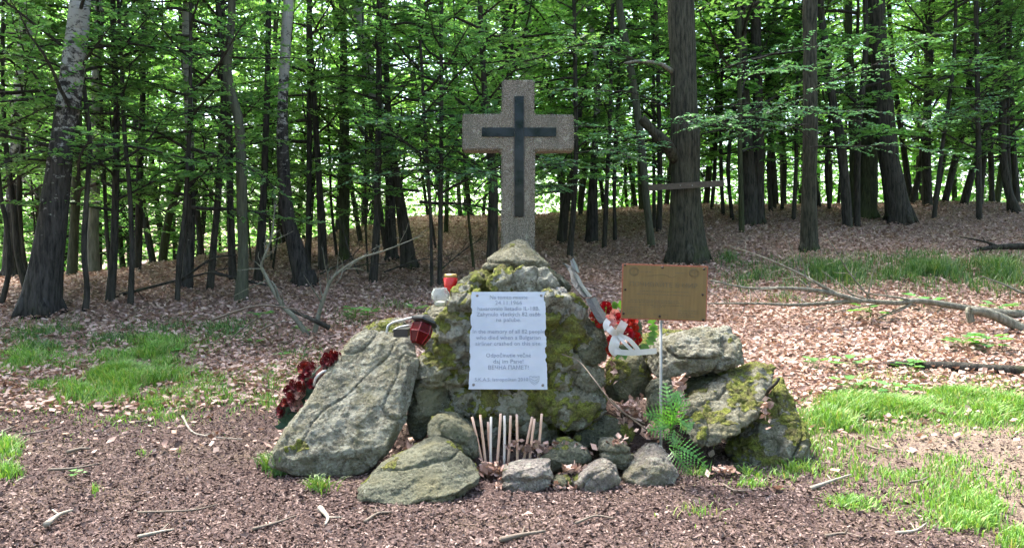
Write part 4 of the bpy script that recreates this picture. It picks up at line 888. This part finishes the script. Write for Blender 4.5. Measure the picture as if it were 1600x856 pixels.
low_branch(find('thin straight dark stem nearest'), [(690, 250, 13.8, -1, -.6, -.02, 1.8), (690, 262, 13.8, .7, -1, -.02, 2.0), (690, 270, 13.8, -.8, -.9, -.03, 1.9), (690, 230, 13.8, .8, -1, 0, 2.0), (690, 200, 13.8, .9, -.6, .05, 1.8), (690, 190, 13.8, -.5, -.8, .05, 1.8)])
low_branch(find('dark leaning trunk, first to the right'), [(896, 265, 15, -.8, -1, 0, 2.0), (896, 250, 15, -.5, -1.2, 0, 2.2), (900, 240, 15, .8, -1, .0, 2.0), (896, 290, 15, -.9, -.8, -.02, 1.9)])
low_branch(find('standing alone, right of the trunk pair'), [(1264, 215, 15, -1, -.8, 0, 2.8), (1264, 195, 15, -1, -.3, .05, 2.6), (1266, 180, 15, 1, -.7, 0, 2.4), (1266, 230, 15, .8, -1, -.02, 2.6), (1266, 140, 15, .6, -1, .05, 2.8), (1266, 120, 15, -.6, -1, .05, 2.8)])
low_branch(find('dead-straight stem'), [(1529, 200, 19, -1, -.8, 0, 2.8), (1529, 170, 19, -.6, -1, .05, 2.8), (1529, 220, 19, .8, -1, 0, 2.6), (1529, 120, 19, -1, -.6, .1, 3)])
# broken limb and the plank on the oak
ob = np.array(oak.location); Dk = ob[1]
obj('broken_limb', MB().tube(catmull([P3(1056, 250, Dk - .1) - ob, P3(1040, 225, Dk - .3) - ob, P3(1022, 208, Dk - .4) - ob, P3(1006, 190, Dk - .5) - ob, P3(1002, 186, Dk - .5) - ob], 4), [.12] * 8 + [.10] * 8 + [.07], 8, wob=.15), M['bark_oak'], oak, sm=True)
obj('bare_limb', MB().tube(catmull([P3(1050, 112, Dk - .1) - ob, P3(1030, 100, Dk - .3) - ob, P3(1000, 96, Dk - .5) - ob, P3(975, 99, Dk - .6) - ob], 4), np.linspace(.06, .02, 13), 7, wob=.15), M['deadwood'], oak, sm=True)
pl = P3(1072, 290, Dk - .42); plank = empty('wooden_plank', pl); tag(plank, 'weathered dark board nailed across the biggest oak trunk', 'plank')
obj('board', MB().box((0, 0, 0), (115 / F * Dk, .04, 9 / F * Dk), np.array(Matrix.Rotation(R(-3.5), 3, 'Y'))), plain('dark_weathered_board', (.07, .055, .04), .8, sc=20, bmp=.01), plank)
for dx in (-.12, .12): o = obj('nail', screw(.012, .01), bpy.data.materials['steel_bolt'], plank); o.location = (dx, -.021, 0)

# bare forked shrub
def branchy(mb, pts, r0, r1, sd, depth=2, ntw=7, side=.5, Lf=.35):
    rg = np.random.default_rng(sd); P = catmull(pts, 5); mb.tube(P, np.linspace(r0, r1, len(P)), 7 if r0 > .02 else 4, cap=True)
    if depth <= 0: return
    tot = np.linalg.norm(np.diff(P, axis=0), axis=1).sum()
    for k in range(ntw):
        t = rg.uniform(.25, 1); i = min(int(t * (len(P) - 1)), len(P) - 2); Tn = P[i + 1] - P[i]; Tn /= np.linalg.norm(Tn)
        d = Tn * .7 + rg.normal(0, side, 3) * [1, .7, 1] + [0, 0, .25]; d /= np.linalg.norm(d); L = tot * Lf * rg.uniform(.4, 1) * (1.1 - .5 * t)
        q = [P[i]]; 
        for j in range(3): d = d + rg.normal(0, .18, 3); d /= np.linalg.norm(d); q.append(q[-1] + d * L / 3)
        rr_ = max(r0 + (r1 - r0) * t, .004) * .45; branchy(mb, q, rr_, .0022, int(rg.integers(1e6)), depth - 1, 3, side, Lf)
g = ground_pt(487, 527); sh = empty('bare_shrub', g); tag(sh, 'leafless shrub with two grey arms forking in a V left of the cairn', 'shrub')
D9 = g[1]
def Lp(px, py, dd=0): return P3(px, py, D9 + dd) - g
mb = MB(); branchy(mb, [Lp(485, 530), Lp(462, 498), (Lp(440, 475)), Lp(412, 425), Lp(410, 410), Lp(424, 370), Lp(430, 320)], .040, .007, 3, 2, 16, .5, .28); mb.tube(catmull([Lp(440, 475), Lp(425, 440), Lp(400, 445), Lp(360, 465)], 4), np.linspace(.015, .004, 13), 5); obj('left_arm', mb, M['shrub_bark'], sh, sm=True)
mb = MB(); branchy(mb, [Lp(490, 530), Lp(497, 495), Lp(508, 460), Lp(522, 432), Lp(560, 405), Lp(600, 392), Lp(660, 368)], .036, .005, 8, 2, 18, .5, .28); obj('right_arm', mb, M['shrub_bark'], sh, sm=True)
mb = MB(); mb.tube(catmull([Lp(515, 512, -.1), Lp(490, 500, -.15), Lp(462, 488, .1), Lp(430, 476, .3)], 5), np.linspace(.035, .014, 16), 7, wob=.1)
tag(obj('fallen_branch', mb, M['bark_dark'], loc=g, sm=True), 'thick dark dead branch lying behind the foot of the V-shaped shrub', 'branch')

# fallen limbs on the right
def fallen(label, lines, name='fallen_branch', mat='deadwood', cat='branch', D=None, sd=1, tw=6, depth=2, zoff=.12, Lf=.25):
    f0 = lines[0][0][0]; d = D or float(hit(f0[0], f0[1])[0]); B = P3(f0[0], f0[1], d); mb = MB()
    for pts, r0, r1 in lines: branchy(mb, [P3(a, b, d + (c[0] if c else 0)) - B for a, b, *c in pts], r0, r1, sd, depth, tw, .6, Lf); sd += 1
    return tag(obj(name, mb, M[mat], loc=B, sm=True), label, cat)
fallen('long fallen limb with bare twigs stretching across the litter from the right edge', [([(1640, 492), (1560, 488), (1510, 481), (1440, 470), (1400, 473), (1340, 470), (1250, 476), (1180, 474), (1105, 474)], .06, .010), ([(1345, 471), (1290, 456), (1230, 450), (1170, 450), (1110, 438)], .04, .01), ([(1330, 470), (1290, 450), (1250, 428), (1200, 405), (1140, 384)], .028, .006), ([(1360, 466), (1330, 430), (1310, 398), (1290, 365)], .014, .004), ([(1250, 430), (1240, 400), (1232, 375)], .01, .003)], D=10.3, sd=4, tw=12, Lf=.3)
fallen('thick barkless bough lying in front of the long limb at the right edge', [([(1640, 530), (1600, 515), (1560, 495), (1530, 486), (1512, 486)], .075, .055), ([(1515, 487), (1516, 496), (1518, 503)], .05, .045)], mat='deadwood', D=9.7, sd=9, tw=1, depth=1)
fallen('single curved dead stick rising above the grass at the right edge', [([(1640, 462), (1600, 458), (1570, 445), (1535, 432)], .025, .008)], D=10.5, sd=14, tw=2, depth=1)
fallen('dark fallen limb far back on the litter at the right edge', [([(1640, 385), (1580, 385), (1540, 388), (1505, 397)], .09, .02), ([(1560, 386), (1540, 378), (1500, 370)], .04, .01)], mat='bark_dark', D=15.8, sd=19, tw=4)
fallen('heap of dark brushwood twigs behind the left row of trees', [([(150, 470), (230, 450), (300, 432), (360, 418)], .03, .01), ([(330, 425), (390, 440), (440, 450)], .03, .01), ([(280, 440), (330, 405), (370, 398)], .025, .01)], mat='bark_dark', D=12.4, sd=24, tw=7)
fallen('tangle of fine brown twigs at the foot of the trees left of the cross', [([(500, 428), (540, 408), (570, 380)], .015, .004), ([(520, 430), (560, 415), (610, 412)], .015, .004), ([(560, 428), (545, 390), (530, 340)], .014, .004), ([(690, 420), (720, 395), (752, 372)], .014, .004), ([(600, 425), (660, 405), (700, 412)], .012, .004)], mat='bark_dark', D=12.5, sd=31, tw=9, Lf=.5)
fallen('dead twiggy branch lying across the ground left of the bare shrub', [([(330, 500), (390, 480), (430, 478), (500, 490)], .018, .006), ([(400, 520), (430, 505), (470, 500)], .014, .004), ([(360, 530), (390, 505), (420, 490)], .01, .004)], mat='twig', D=9.6, sd=37, tw=5)
g2 = ground_pt(1500, 583); B = g2
mb = MB().tube(catmull([ground_pt(a_, b_) + [0, 0, .045] - B for a_, b_ in ((1385, 577), (1440, 579), (1520, 583), (1660, 590))], 7), [.035] + [.05] * 20 + [.05], 10, wob=.25)
tag(obj('rotting_log', mb, M['bark_dark'], loc=B, sm=True), 'thin brown rotting log on the pink litter at the right edge', 'log')
# creeper stem and stick on the cairn
mb = MB().tube(catmull([P3(878, 553, 5.4), P3(905, 565, 5.3), P3(930, 595, 5.1), P3(955, 628, 5.05), P3(985, 652, 5.1), P3(1012, 672, 5.1)], 5) - P3(960, 630, 5.1), np.linspace(.003, .006, 26), 5)
mb.tube(catmull([P3(953, 622, 5.1), P3(975, 645, 5.12), P3(1008, 662, 5.15)], 5) - P3(960, 630, 5.1), .004, 5)
tag(obj('dry_creeper', mb, M['twig'], loc=P3(960, 630, 5.1), sm=True), 'thin dry creeper stem running down the right side of the mound', 'stem')
mb = MB().tube(catmull([P3(1196, 620, 5.35), P3(1202, 608, 5.2), P3(1213, 598, 5.15), P3(1217, 590, 5.15)], 5) - P3(1200, 610, 5.2), [.012] * 8 + [.010] * 8, 7)
tag(obj('stub_branch', mb, M['bark_dark'], loc=P3(1200, 610, 5.2), sm=True), 'short dark stick wedged between the tilted mossy slab and the lowest boulder', 'stick')

# sticks on the mulch
def stick(pts, r, label, mat='twig'):
    G_ = [ground_pt(a, b) for a, b in pts]; B = G_[0].copy(); k = len(G_)
    P = catmull([g_ + [0, 0, r * .8 + .012] - B for g_ in G_], 5); mb = MB().tube(P, np.linspace(r, r * .5, len(P)), 6, wob=.25)
    if len(pts) > 2:
        j = len(P) // 2; d = (P[j] - P[j - 1]); d /= np.linalg.norm(d); e = np.array([-d[1], d[0], .15]); mb.tube([P[j], P[j] + d * .06 + e * .07], [r * .5, r * .25], 5)
    tag(obj('stick', mb, M[mat], loc=B, sm=True), label, 'stick', 'sticks lying on the ground')
for a in [([(72, 826), (92, 812), (113, 803)], .014, 'short thick pale stick at the lower left', 'twig_pale'), ([(215, 845), (250, 837), (272, 832)], .008, 'small stick at the bottom edge, left quarter', 'twig_pale'),
          ([(285, 655), (300, 678), (330, 686), (378, 690)], .010, 'long curved forked twig on the mulch left of the big slab', 'twig_pale'), ([(0, 680), (18, 672), (30, 668)], .010, 'stick at the left edge level with the slab foot'),
          ([(35, 682), (60, 679), (92, 670)], .008, 'second dark stick near the left edge, behind the curved one'), ([(75, 738), (120, 736), (160, 728)], .008, 'dark thin stick on the mulch at left, above the short thick one'), ([(105, 712), (125, 706), (140, 705)], .012, 'short dark stick above the thin dark one at left'),
          ([(200, 664), (225, 662), (240, 655)], .008, 'twig below the bright left grass'), ([(215, 805), (300, 801), (340, 792)], .006, 'thin long twig in the lower left middle'), ([(395, 832), (430, 822), (462, 812)], .008, 'stick on mulch lower left of the front wedge'), ([(500, 800), (512, 815), (508, 826)], .013, 'knobbly pale root piece left below the front wedge', 'twig_pale'),
          ([(570, 820), (590, 808), (612, 806)], .008, 'broken stick right under the front wedge'), ([(782, 852), (815, 842), (852, 836)], .013, 'stout dark stick at the bottom edge under the candles'), ([(1268, 768), (1300, 756), (1330, 746)], .011, 'straight grey stick below the lowest boulder', 'twig_pale'), ([(1130, 762), (1150, 772), (1185, 770)], .007, 'little twig in front of the lowest boulder'),
          ([(1355, 700), (1372, 705), (1400, 710)], .008, 'dark stick on bare soil at right'), ([(1422, 758), (1440, 754), (1452, 748)], .007, 'short brown stick on bare soil, further down at right'), ([(1400, 838), (1430, 835), (1448, 822)], .008, 'pale forked stick near the bottom right', 'twig_pale'), ([(1290, 842), (1320, 838), (1345, 845)], .007, 'dark twig at the bottom right between grass tufts'),
          ([(900, 822), (930, 812), (960, 816)], .007, 'thin stick on the mulch below the pyramid stone')]: stick(*a)

# ------------------------------------------------------------------ ground cover
def flat_bits(name, x, y, Ls, Ws, mat, label, cat, zo=.01, tilt=.35, curl=.2, seed=1, kind='stuff', zadd=None):
    rg = np.random.default_rng(seed); n = len(x); z = H(x, y) + zo * rg.uniform(.3, 1.6, n) + (.02 * fbm(np.stack([x, y, 0 * x], 1) * 1.1, 3, 3)) * sstep(40, 15, y)
    if zadd is not None: z = zadd
    a = rg.uniform(0, 6.283, n); t = rg.normal(0, tilt, n)
    D = np.stack([np.cos(a) * np.cos(t), np.sin(a) * np.cos(t), np.sin(t)], 1); S = np.stack([-np.sin(a), np.cos(a), 0 * a], 1); U = np.cross(D, S)
    r = rg.normal(0, tilt * 1.3, n)[:, None]; S2 = S * np.cos(r) + U * np.sin(r); U2 = np.cross(D, S2)
    P = np.stack([x, y, z + np.abs(np.sin(r[:, 0])) * Ws * .3], 1); L = Ls[:, None] / 2; W = Ws[:, None] / 2; c = rg.normal(0, curl, n)[:, None] * L * 2
    V = np.stack([P - D * L + U2 * c * .6, P + S2 * W + U2 * c * rg.uniform(.2, 1.2, (n, 1)) - D * L * .1, P + D * L + U2 * c * .8, P - S2 * W + U2 * c * rg.uniform(.2, 1.2, (n, 1)) + D * L * .15, P], 1).reshape(-1, 3)
    i = np.arange(n)[:, None] * 5; Fc = np.concatenate([i + [0, 1, 4], i + [1, 2, 4], i + [2, 3, 4], i + [3, 0, 4]], 0)
    o = obj(name, mesh_np(name, V, [Fc]), mat); tag(o, label, cat, kind=kind); return o
def wedge_pts(n, y0, y1, seed, p=1.0, w0=.76, w1=1.2):
    rg = np.random.default_rng(seed); y = y0 + (y1 - y0) * rg.random(n) ** p; x = rg.uniform(-1, 1, n) * (w0 * y + w1); return x, y, rg
x, y, rg = wedge_pts(230000, 5.6, 36, 11, 1.15)
edge = 7.0 + .5 * fbm(np.stack([x, y, 0 * x], 1) * .8, 8, 2) - .35 * sstep(-.5, 3, x); k = rg.random(len(x)) < .03 + .97 * sstep(-.35, .5, y - edge); x, y = x[k], y[k]
L = rg.uniform(.035, .09, len(x)); flat_bits('leaf_litter', x, y, L, L * rg.uniform(.5, .75, len(x)), M['litter'], 'pinkish brown dry beech leaves carpeting the wood floor behind the cairn', 'leaf litter', .03, .34, .28, 2)
x, y, rg = wedge_pts(300000, 3.3, 8.2, 12, 1.25); k = rg.random(len(x)) < (1 - .8 * sstep(6.8, 7.8, y)) * (1 - .6 * sstep(1.3, 2.6, x + .6 * vnoise(np.stack([x, y, 0 * x], 1) * 1.3, 5))); x, y = x[k], y[k]
L = rg.gamma(3, .0048, len(x)) + .006; flat_bits('bark_mulch', x, y, L, L * rg.uniform(.25, .6, len(x)), M['chips'], 'purplish brown bark mulch and crumbled leaves covering the foreground path', 'mulch', .008, .4, .15, 3)
# dry leaves caught between the stones and candles
rg = np.random.default_rng(9); xs, ys, zs = [], [], []
for (px, py, D, rx, ry, n) in [(985, 640, 5.35, 22, 18, 90), (1062, 612, 5.4, 8, 26, 40), (1198, 640, 5.3, 8, 22, 26), (850, 700, 5.15, 60, 8, 90), (765, 735, 5.05, 30, 12, 90), (790, 765, 4.85, 18, 10, 30), (880, 762, 4.85, 20, 8, 40), (1020, 675, 5.2, 20, 12, 50), (1130, 735, 5.05, 20, 8, 26), (965, 690, 5.1, 14, 6, 20), (905, 735, 4.95, 30, 8, 50), (830, 730, 5.0, 30, 8, 50), (958, 580, 5.45, 5, 20, 14), (640, 700, 5.1, 10, 12, 12)]:
    a = rg.normal(0, .5, (n, 2)); D_ = D + rg.uniform(-.05, .05, n); xs.append((px + a[:, 0] * rx - CX) / F * D_); ys.append(D_); zs.append(EYE - (py + a[:, 1] * ry - HY) / F * D_)
xs, ys, zs = map(np.concatenate, (xs, ys, zs)); L = rg.uniform(.03, .075, len(xs)); zs = np.maximum(zs, .01)
flat_bits('caught_leaves', xs, ys, L, L * .62, M['litter'], 'loose dry leaves caught in the gaps between the cairn stones and around the candles', 'dry leaves', .01, .7, .25, 5, zadd=zs)
# a few big single leaves on the mulch
for k, (px, py, sz, lab) in enumerate([(1215, 770, .10, 'pale pinkish leaf on the mulch below the lowest boulder'), (1305, 738, .08, 'brown leaf beside the straight grey stick'), (825, 803, .07, 'tan leaf below the square front stone'), (420, 822, .07, 'orange-tan leaf at the bottom left of centre'), (45, 710, .07, 'curled tan leaf at the left edge grass'), (1130, 738, .06, 'reddish leaf under the tilted mossy slab'), (1420, 662, .08, 'curled brown leaf in the right grass'), (305, 742, .05, 'pinkish leaf on the mulch at left')]):
    g_ = ground_pt(px, py); o = flat_bits('fallen_leaf', np.array([0.]), np.array([0.]), np.array([sz]), np.array([sz * .7]), M['litter'], lab, 'leaf', .01, .25, .3, 70 + k, kind=None, zadd=np.array([.012])); o.location = g_; o['group'] = 'single fallen leaves'

def blades(name, patches, mat, label, seed, kind='stuff'):
    rg = np.random.default_rng(seed); PX, PY, HT = [], [], []
    for (px, py, rx, ry, n, h) in patches:
        r = np.abs(rg.normal(0, .58, n)) + .12 * rg.random(n); a = rg.uniform(0, 6.283, n); qx = px + rx * r * np.cos(a); qy = py + ry * r * np.sin(a)
        PX.append(qx); PY.append(qy); HT.append(h * rg.uniform(.45, 1.2, n) * np.clip(1.2 - .55 * np.abs(r), .3, 1))
    PX, PY, HT = map(np.concatenate, (PX, PY, HT)); k = PY > 396; PX, PY, HT = PX[k], PY[k], HT[k]
    d = hit(PX, PY); x = (PX - CX) / F * d; y = d
    cl = fbm(np.stack([x, y, 0 * x], 1) * 2.6, 31, 4); k = (cl + rg.normal(0, .2, len(x)) > -.32) & (y < 30); x, y, HT, cl = x[k], y[k], HT[k] * (1 + .35 * cl[k]), cl[k]; n = len(x)
    g_ = H(x, y); a = rg.uniform(0, 6.283, n); b = rg.gamma(2, .22, n) * HT; wd = rg.uniform(.0016, .0034, n) * (1 + y / 14)
    d2 = np.stack([np.cos(a), np.sin(a), 0 * a], 1); s = np.stack([-np.sin(a + .4), np.cos(a + .4), 0 * a], 1) * wd[:, None]; P = np.stack([x, y, g_ - .01], 1); Z = np.array([0, 0, 1.])
    h = HT[:, None]; bb = b[:, None]
    p1 = P + Z * h * .45 + d2 * bb * .25; p2 = P + Z * h * .8 + d2 * bb * .65; p3 = P + Z * h * .98 + d2 * bb * 1.15
    V = np.stack([P - s, P + s, p1 - s, p1 + s, p2 - s * .7, p2 + s * .7, p3], 1).reshape(-1, 3); i = np.arange(n)[:, None] * 7
    o = obj(name, mesh_np(name, V, [np.concatenate([i + [0, 1, 3, 2], i + [2, 3, 5, 4]], 0), i + [4, 5, 6]]), M[mat]); tag(o, label, 'grass', kind=kind)
blades('lawn_grass', [(1400, 735, 230, 50, 1500, .045), (1250, 700, 120, 40, 700, .07), (200, 650, 220, 40, 900, .05), (420, 590, 120, 60, 900, .07), (1450, 600, 200, 30, 1500, .08), (80, 560, 160, 60, 2600, .08), (330, 590, 90, 50, 1500, .09), (1500, 780, 120, 60, 1200, .05), (1420, 640, 200, 34, 22000, .11), (1320, 655, 80, 30, 7500, .14), (1560, 650, 90, 30, 7500, .12), (1500, 625, 110, 16, 2600, .10), (1550, 815, 100, 42, 7000, .08), (1600, 840, 60, 20, 900, .06), (1320, 790, 55, 16, 900, .05), (1350, 800, 90, 30, 350, .05), (1230, 745, 60, 14, 700, .07), (1250, 735, 30, 14, 300, .1),
       (200, 592, 115, 40, 19000, .15), (250, 560, 65, 32, 8000, .16), (130, 610, 60, 22, 2400, .12), (30, 568, 80, 20, 4500, .12), (60, 600, 60, 30, 700, .08), (235, 635, 30, 12, 500, .09), (365, 620, 30, 14, 500, .07), (420, 625, 25, 10, 500, .07), (270, 655, 60, 20, 150, .06), (12, 705, 24, 22, 800, .08), (10, 740, 26, 10, 300, .07), (150, 765, 14, 10, 40, .04), (225, 712, 12, 12, 60, .06), (280, 708, 10, 10, 40, .06), (1180, 760, 60, 12, 220, .06), (1480, 720, 90, 24, 200, .05), (1100, 740, 24, 10, 160, .08), (1090, 800, 60, 20, 60, .05), (340, 560, 60, 40, 500, .08)], 'grass', 'bright green short grass in tufts beside the cairn and at the clearing edges', 21)
blades('woodland_grass', [(1300, 430, 140, 30, 3500, .22), (1450, 430, 160, 26, 5000, .24), (1560, 430, 80, 30, 3500, .26), (1180, 440, 60, 26, 900, .2), (1430, 400, 200, 10, 600, .15), (1140, 410, 30, 10, 260, .2), (180, 530, 230, 30, 5200, .10), (60, 535, 120, 30, 2600, .10), (330, 520, 110, 30, 1600, .10), (470, 560, 80, 40, 500, .08), (1250, 470, 100, 10, 400, .12), (540, 500, 60, 20, 250, .1), (620, 480, 60, 15, 200, .1)], 'grass_dark', 'thin dull green grass growing through the litter under the trees', 22)
# separate arching tufts by the stones
def tuft(px, py, D, n, h, spread, label, sd, mat='grass'):
    rg = np.random.default_rng(sd); B = P3(px, py, D); B[2] = float(H(B[0], B[1])); mb = MB()
    for k in range(n):
        a = rg.uniform(0, 6.28); L = h * rg.uniform(.5, 1.1); sp = spread * rg.uniform(.2, 1); x0 = rg.normal(0, .035, 2); w_ = .0035; d = np.array([math.cos(a), math.sin(a) * .6, 0]); s_ = np.array([-d[1] * .4 + w_, 0, 0]) ; s_ = np.array([w_, 0, 0]); P = [np.array([x0[0], x0[1], -.01]) + d * sp * t ** 1.8 + np.array([0, 0, L * (t - .38 * t ** 3)]) for t in (0, .35, .7, 1)]
        mb.add([P[0] - s_, P[0] + s_, P[1] - s_, P[1] + s_, P[2] - s_ * .8, P[2] + s_ * .8, P[3]], [(0, 1, 3, 2), (2, 3, 5, 4), (4, 5, 6)])
    tag(obj('grass_tuft', mb, M[mat], loc=B), label, 'grass tuft', 'arching grass tufts by the stones')
tuft(500, 762, 4.78, 90, .16, .16, 'arching grass tuft in front of the foot of the big left slab', 1); tuft(440, 690, 5.15, 120, .26, .2, 'long grass tuft beneath the wilted wreath, left of the slab', 2, 'grass_dark'); tuft(420, 700, 5.25, 70, .2, .2, 'smaller grass tuft at the far left of the wreath foot', 3); tuft(465, 668, 5.3, 70, .3, .22, 'tall thin blades growing up in front of the wilted flowers', 4, 'grass_dark'); tuft(1240, 728, 5.2, 50, .14, .14, 'grass tuft at the right foot of the lowest boulder', 5); tuft(1165, 742, 5.1, 40, .13, .12, 'sparse tuft in front of the lowest boulder', 6)

# fern and seedlings
def fern(label, fronds, B, sd):
    root = empty('fern', B); tag(root, label, 'fern', 'ferns by the sign pole'); rg = np.random.default_rng(sd)
    for pts in fronds:
        P = catmull([P3(*p) - B for p in pts], 4); mb = MB().tube(P, np.linspace(.004, .0015, len(P)), 4); n = len(P); L0 = np.linalg.norm(P[-1] - P[0])
        for i in range(2, n):
            t = i / (n - 1); T_ = P[i] - P[i - 1]; T_ /= np.linalg.norm(T_); sd_ = np.cross(T_, [0, -.95, .3]); sd_ /= np.linalg.norm(sd_)
            for sg in (-1, 1):
                l = L0 * .30 * math.sin(math.pi * (.12 + .86 * t)) ** .8 + .008; d = sd_ * sg * .9 + T_ * .45; d /= np.linalg.norm(d); wv = T_ * (L0 * .042); q = P[i]
                for j in range(4):                      # toothed leaflets
                    a0 = q + d * l * j / 4 * .95; a1 = q + d * l * (j + 1) / 4 * .95; wd = wv * (1.15 - j * .26)
                    mb.add([a0, a0 + wd + d * l * .09, a1, a0 - wd + d * l * .09], [(0, 1, 2), (0, 2, 3)])
        obj('frond', mb, M['fern'], root)
B = P3(1030, 690, 5.1)
fern('fern with several toothed fronds growing at the sign pole foot', [[(1048, 672, 5.05), (1040, 655, 4.95), (1028, 648, 4.9), (1008, 648, 4.88)], [(1048, 672, 5.05), (1052, 650, 4.98), (1045, 625, 5.0), (1040, 600, 5.1)], [(1048, 672, 5.05), (1060, 655, 4.92), (1072, 664, 4.88), (1080, 668, 4.86)], [(1048, 675, 5.05), (1046, 665, 4.9), (1035, 668, 4.85), (1014, 672, 4.82)], [(1048, 672, 5.05), (1058, 640, 5.0), (1062, 625, 5.02), (1058, 612, 5.05)], [(1048, 675, 5.05), (1054, 672, 4.9), (1052, 684, 4.85), (1056, 692, 4.83)]], B, 1)
fern('low fern frond drooping to the right beside the pyramid-shaped stone', [[(1046, 696, 4.95), (1060, 698, 4.85), (1080, 708, 4.8), (1104, 728, 4.8)], [(1046, 700, 4.95), (1056, 712, 4.88), (1070, 728, 4.85), (1080, 740, 4.85)]], P3(1046, 720, 4.95), 2)
def seedling(px, py, lab, n=6, h=.10, sz=.09, sd=0, grp='broad-leaved seedlings in the litter', D=None):
    g_ = ground_pt(px, py) if D is None else P3(px, py, D); rg = np.random.default_rng(int(px) + sd); mb = MB(); stem = MB()
    Vp = []
    for k in range(n):
        a = k * 2.4 + rg.uniform(-.4, .4); top = np.array([rg.normal(0, .015), rg.normal(0, .015), h * rg.uniform(.5, 1.1)]); d = np.array([math.cos(a), math.sin(a), rg.uniform(-.1, .25)]); l = sz * 1.45 * rg.uniform(.7, 1.15); q = top + d * l * .55; stem.tube([(0, 0, -.02), top * .6, top, q], .0022, 4)
        s_ = np.array([-d[1], d[0], 0]); u = np.array([0, 0, .12 * l])
        # lobed outline
        ol = [(0, 0), (.12, .34), (.38, .30), (.45, .52), (.66, .28), (1.0, 0), (.66, -.28), (.45, -.52), (.38, -.30), (.12, -.34)]
        V = [q + d * l * a_ + s_ * l * b_ + u * abs(b_) * 2 for a_, b_ in ol] + [q + d * l * .45]; mb.add(V, [(i, (i + 1) % 10, 10) for i in range(10)])
    root = empty('seedling', g_); tag(root, lab, 'seedling', grp); obj('leaves', mb, M['fern'], root); obj('stem', stem, M['grass'], root)
for a in [(1275, 580, 'lobed seedling on the litter just right behind the cairn', 7), (1330, 578, 'second lobed seedling to the right of the first behind the cairn', 6), (1418, 583, 'bright seedling growing in front of the rotting log'), (1360, 500, 'seedling with big leaves growing through the long limb', 8, .2, .14), (1445, 485, 'bright leafy seedling right of centre of the long limb', 8, .18, .13), (1560, 492, 'seedling under the long limb at the right edge', 7, .14, .12), (1505, 545, 'left one of the broad leafy seedlings behind the log', 8, .12, .12), (1545, 548, 'right one of the broad leafy seedlings behind the log', 8, .14, .12), (1400, 620, 'seedling where the litter meets the right grass'), (1330, 612, 'small blue-green seedling low behind the cairn'),
          (555, 505, 'leafy green seedling behind the left slab', 12, .2, .10), (575, 500, 'second leafy seedling left of the jar stone', 9, .14, .09), (650, 490, 'seedling between the shrub and the jar', 7, .12, .08), (255, 560, 'broad leaf seedling in the left grass', 5, .08, .1), (405, 500, 'seedling at the left of the bare shrub', 7, .1, .09), (395, 540, 'low seedling on litter below the bare shrub', 5, .06, .08), (470, 520, 'seedling right at the foot of the bare shrub', 5, .06, .07), (440, 560, 'tiny seedling on the litter above the wilted wreath', 5, .05, .06), (890, 512 - 40, 'green plant on the litter behind the metal scrap', 7, .1, .1), (1020, 505, 'leafy plant behind the brass sign', 6, .1, .1), (118, 745, 'tiny seedling on the mulch at lower left', 4, .03, .04)]: seedling(*a)
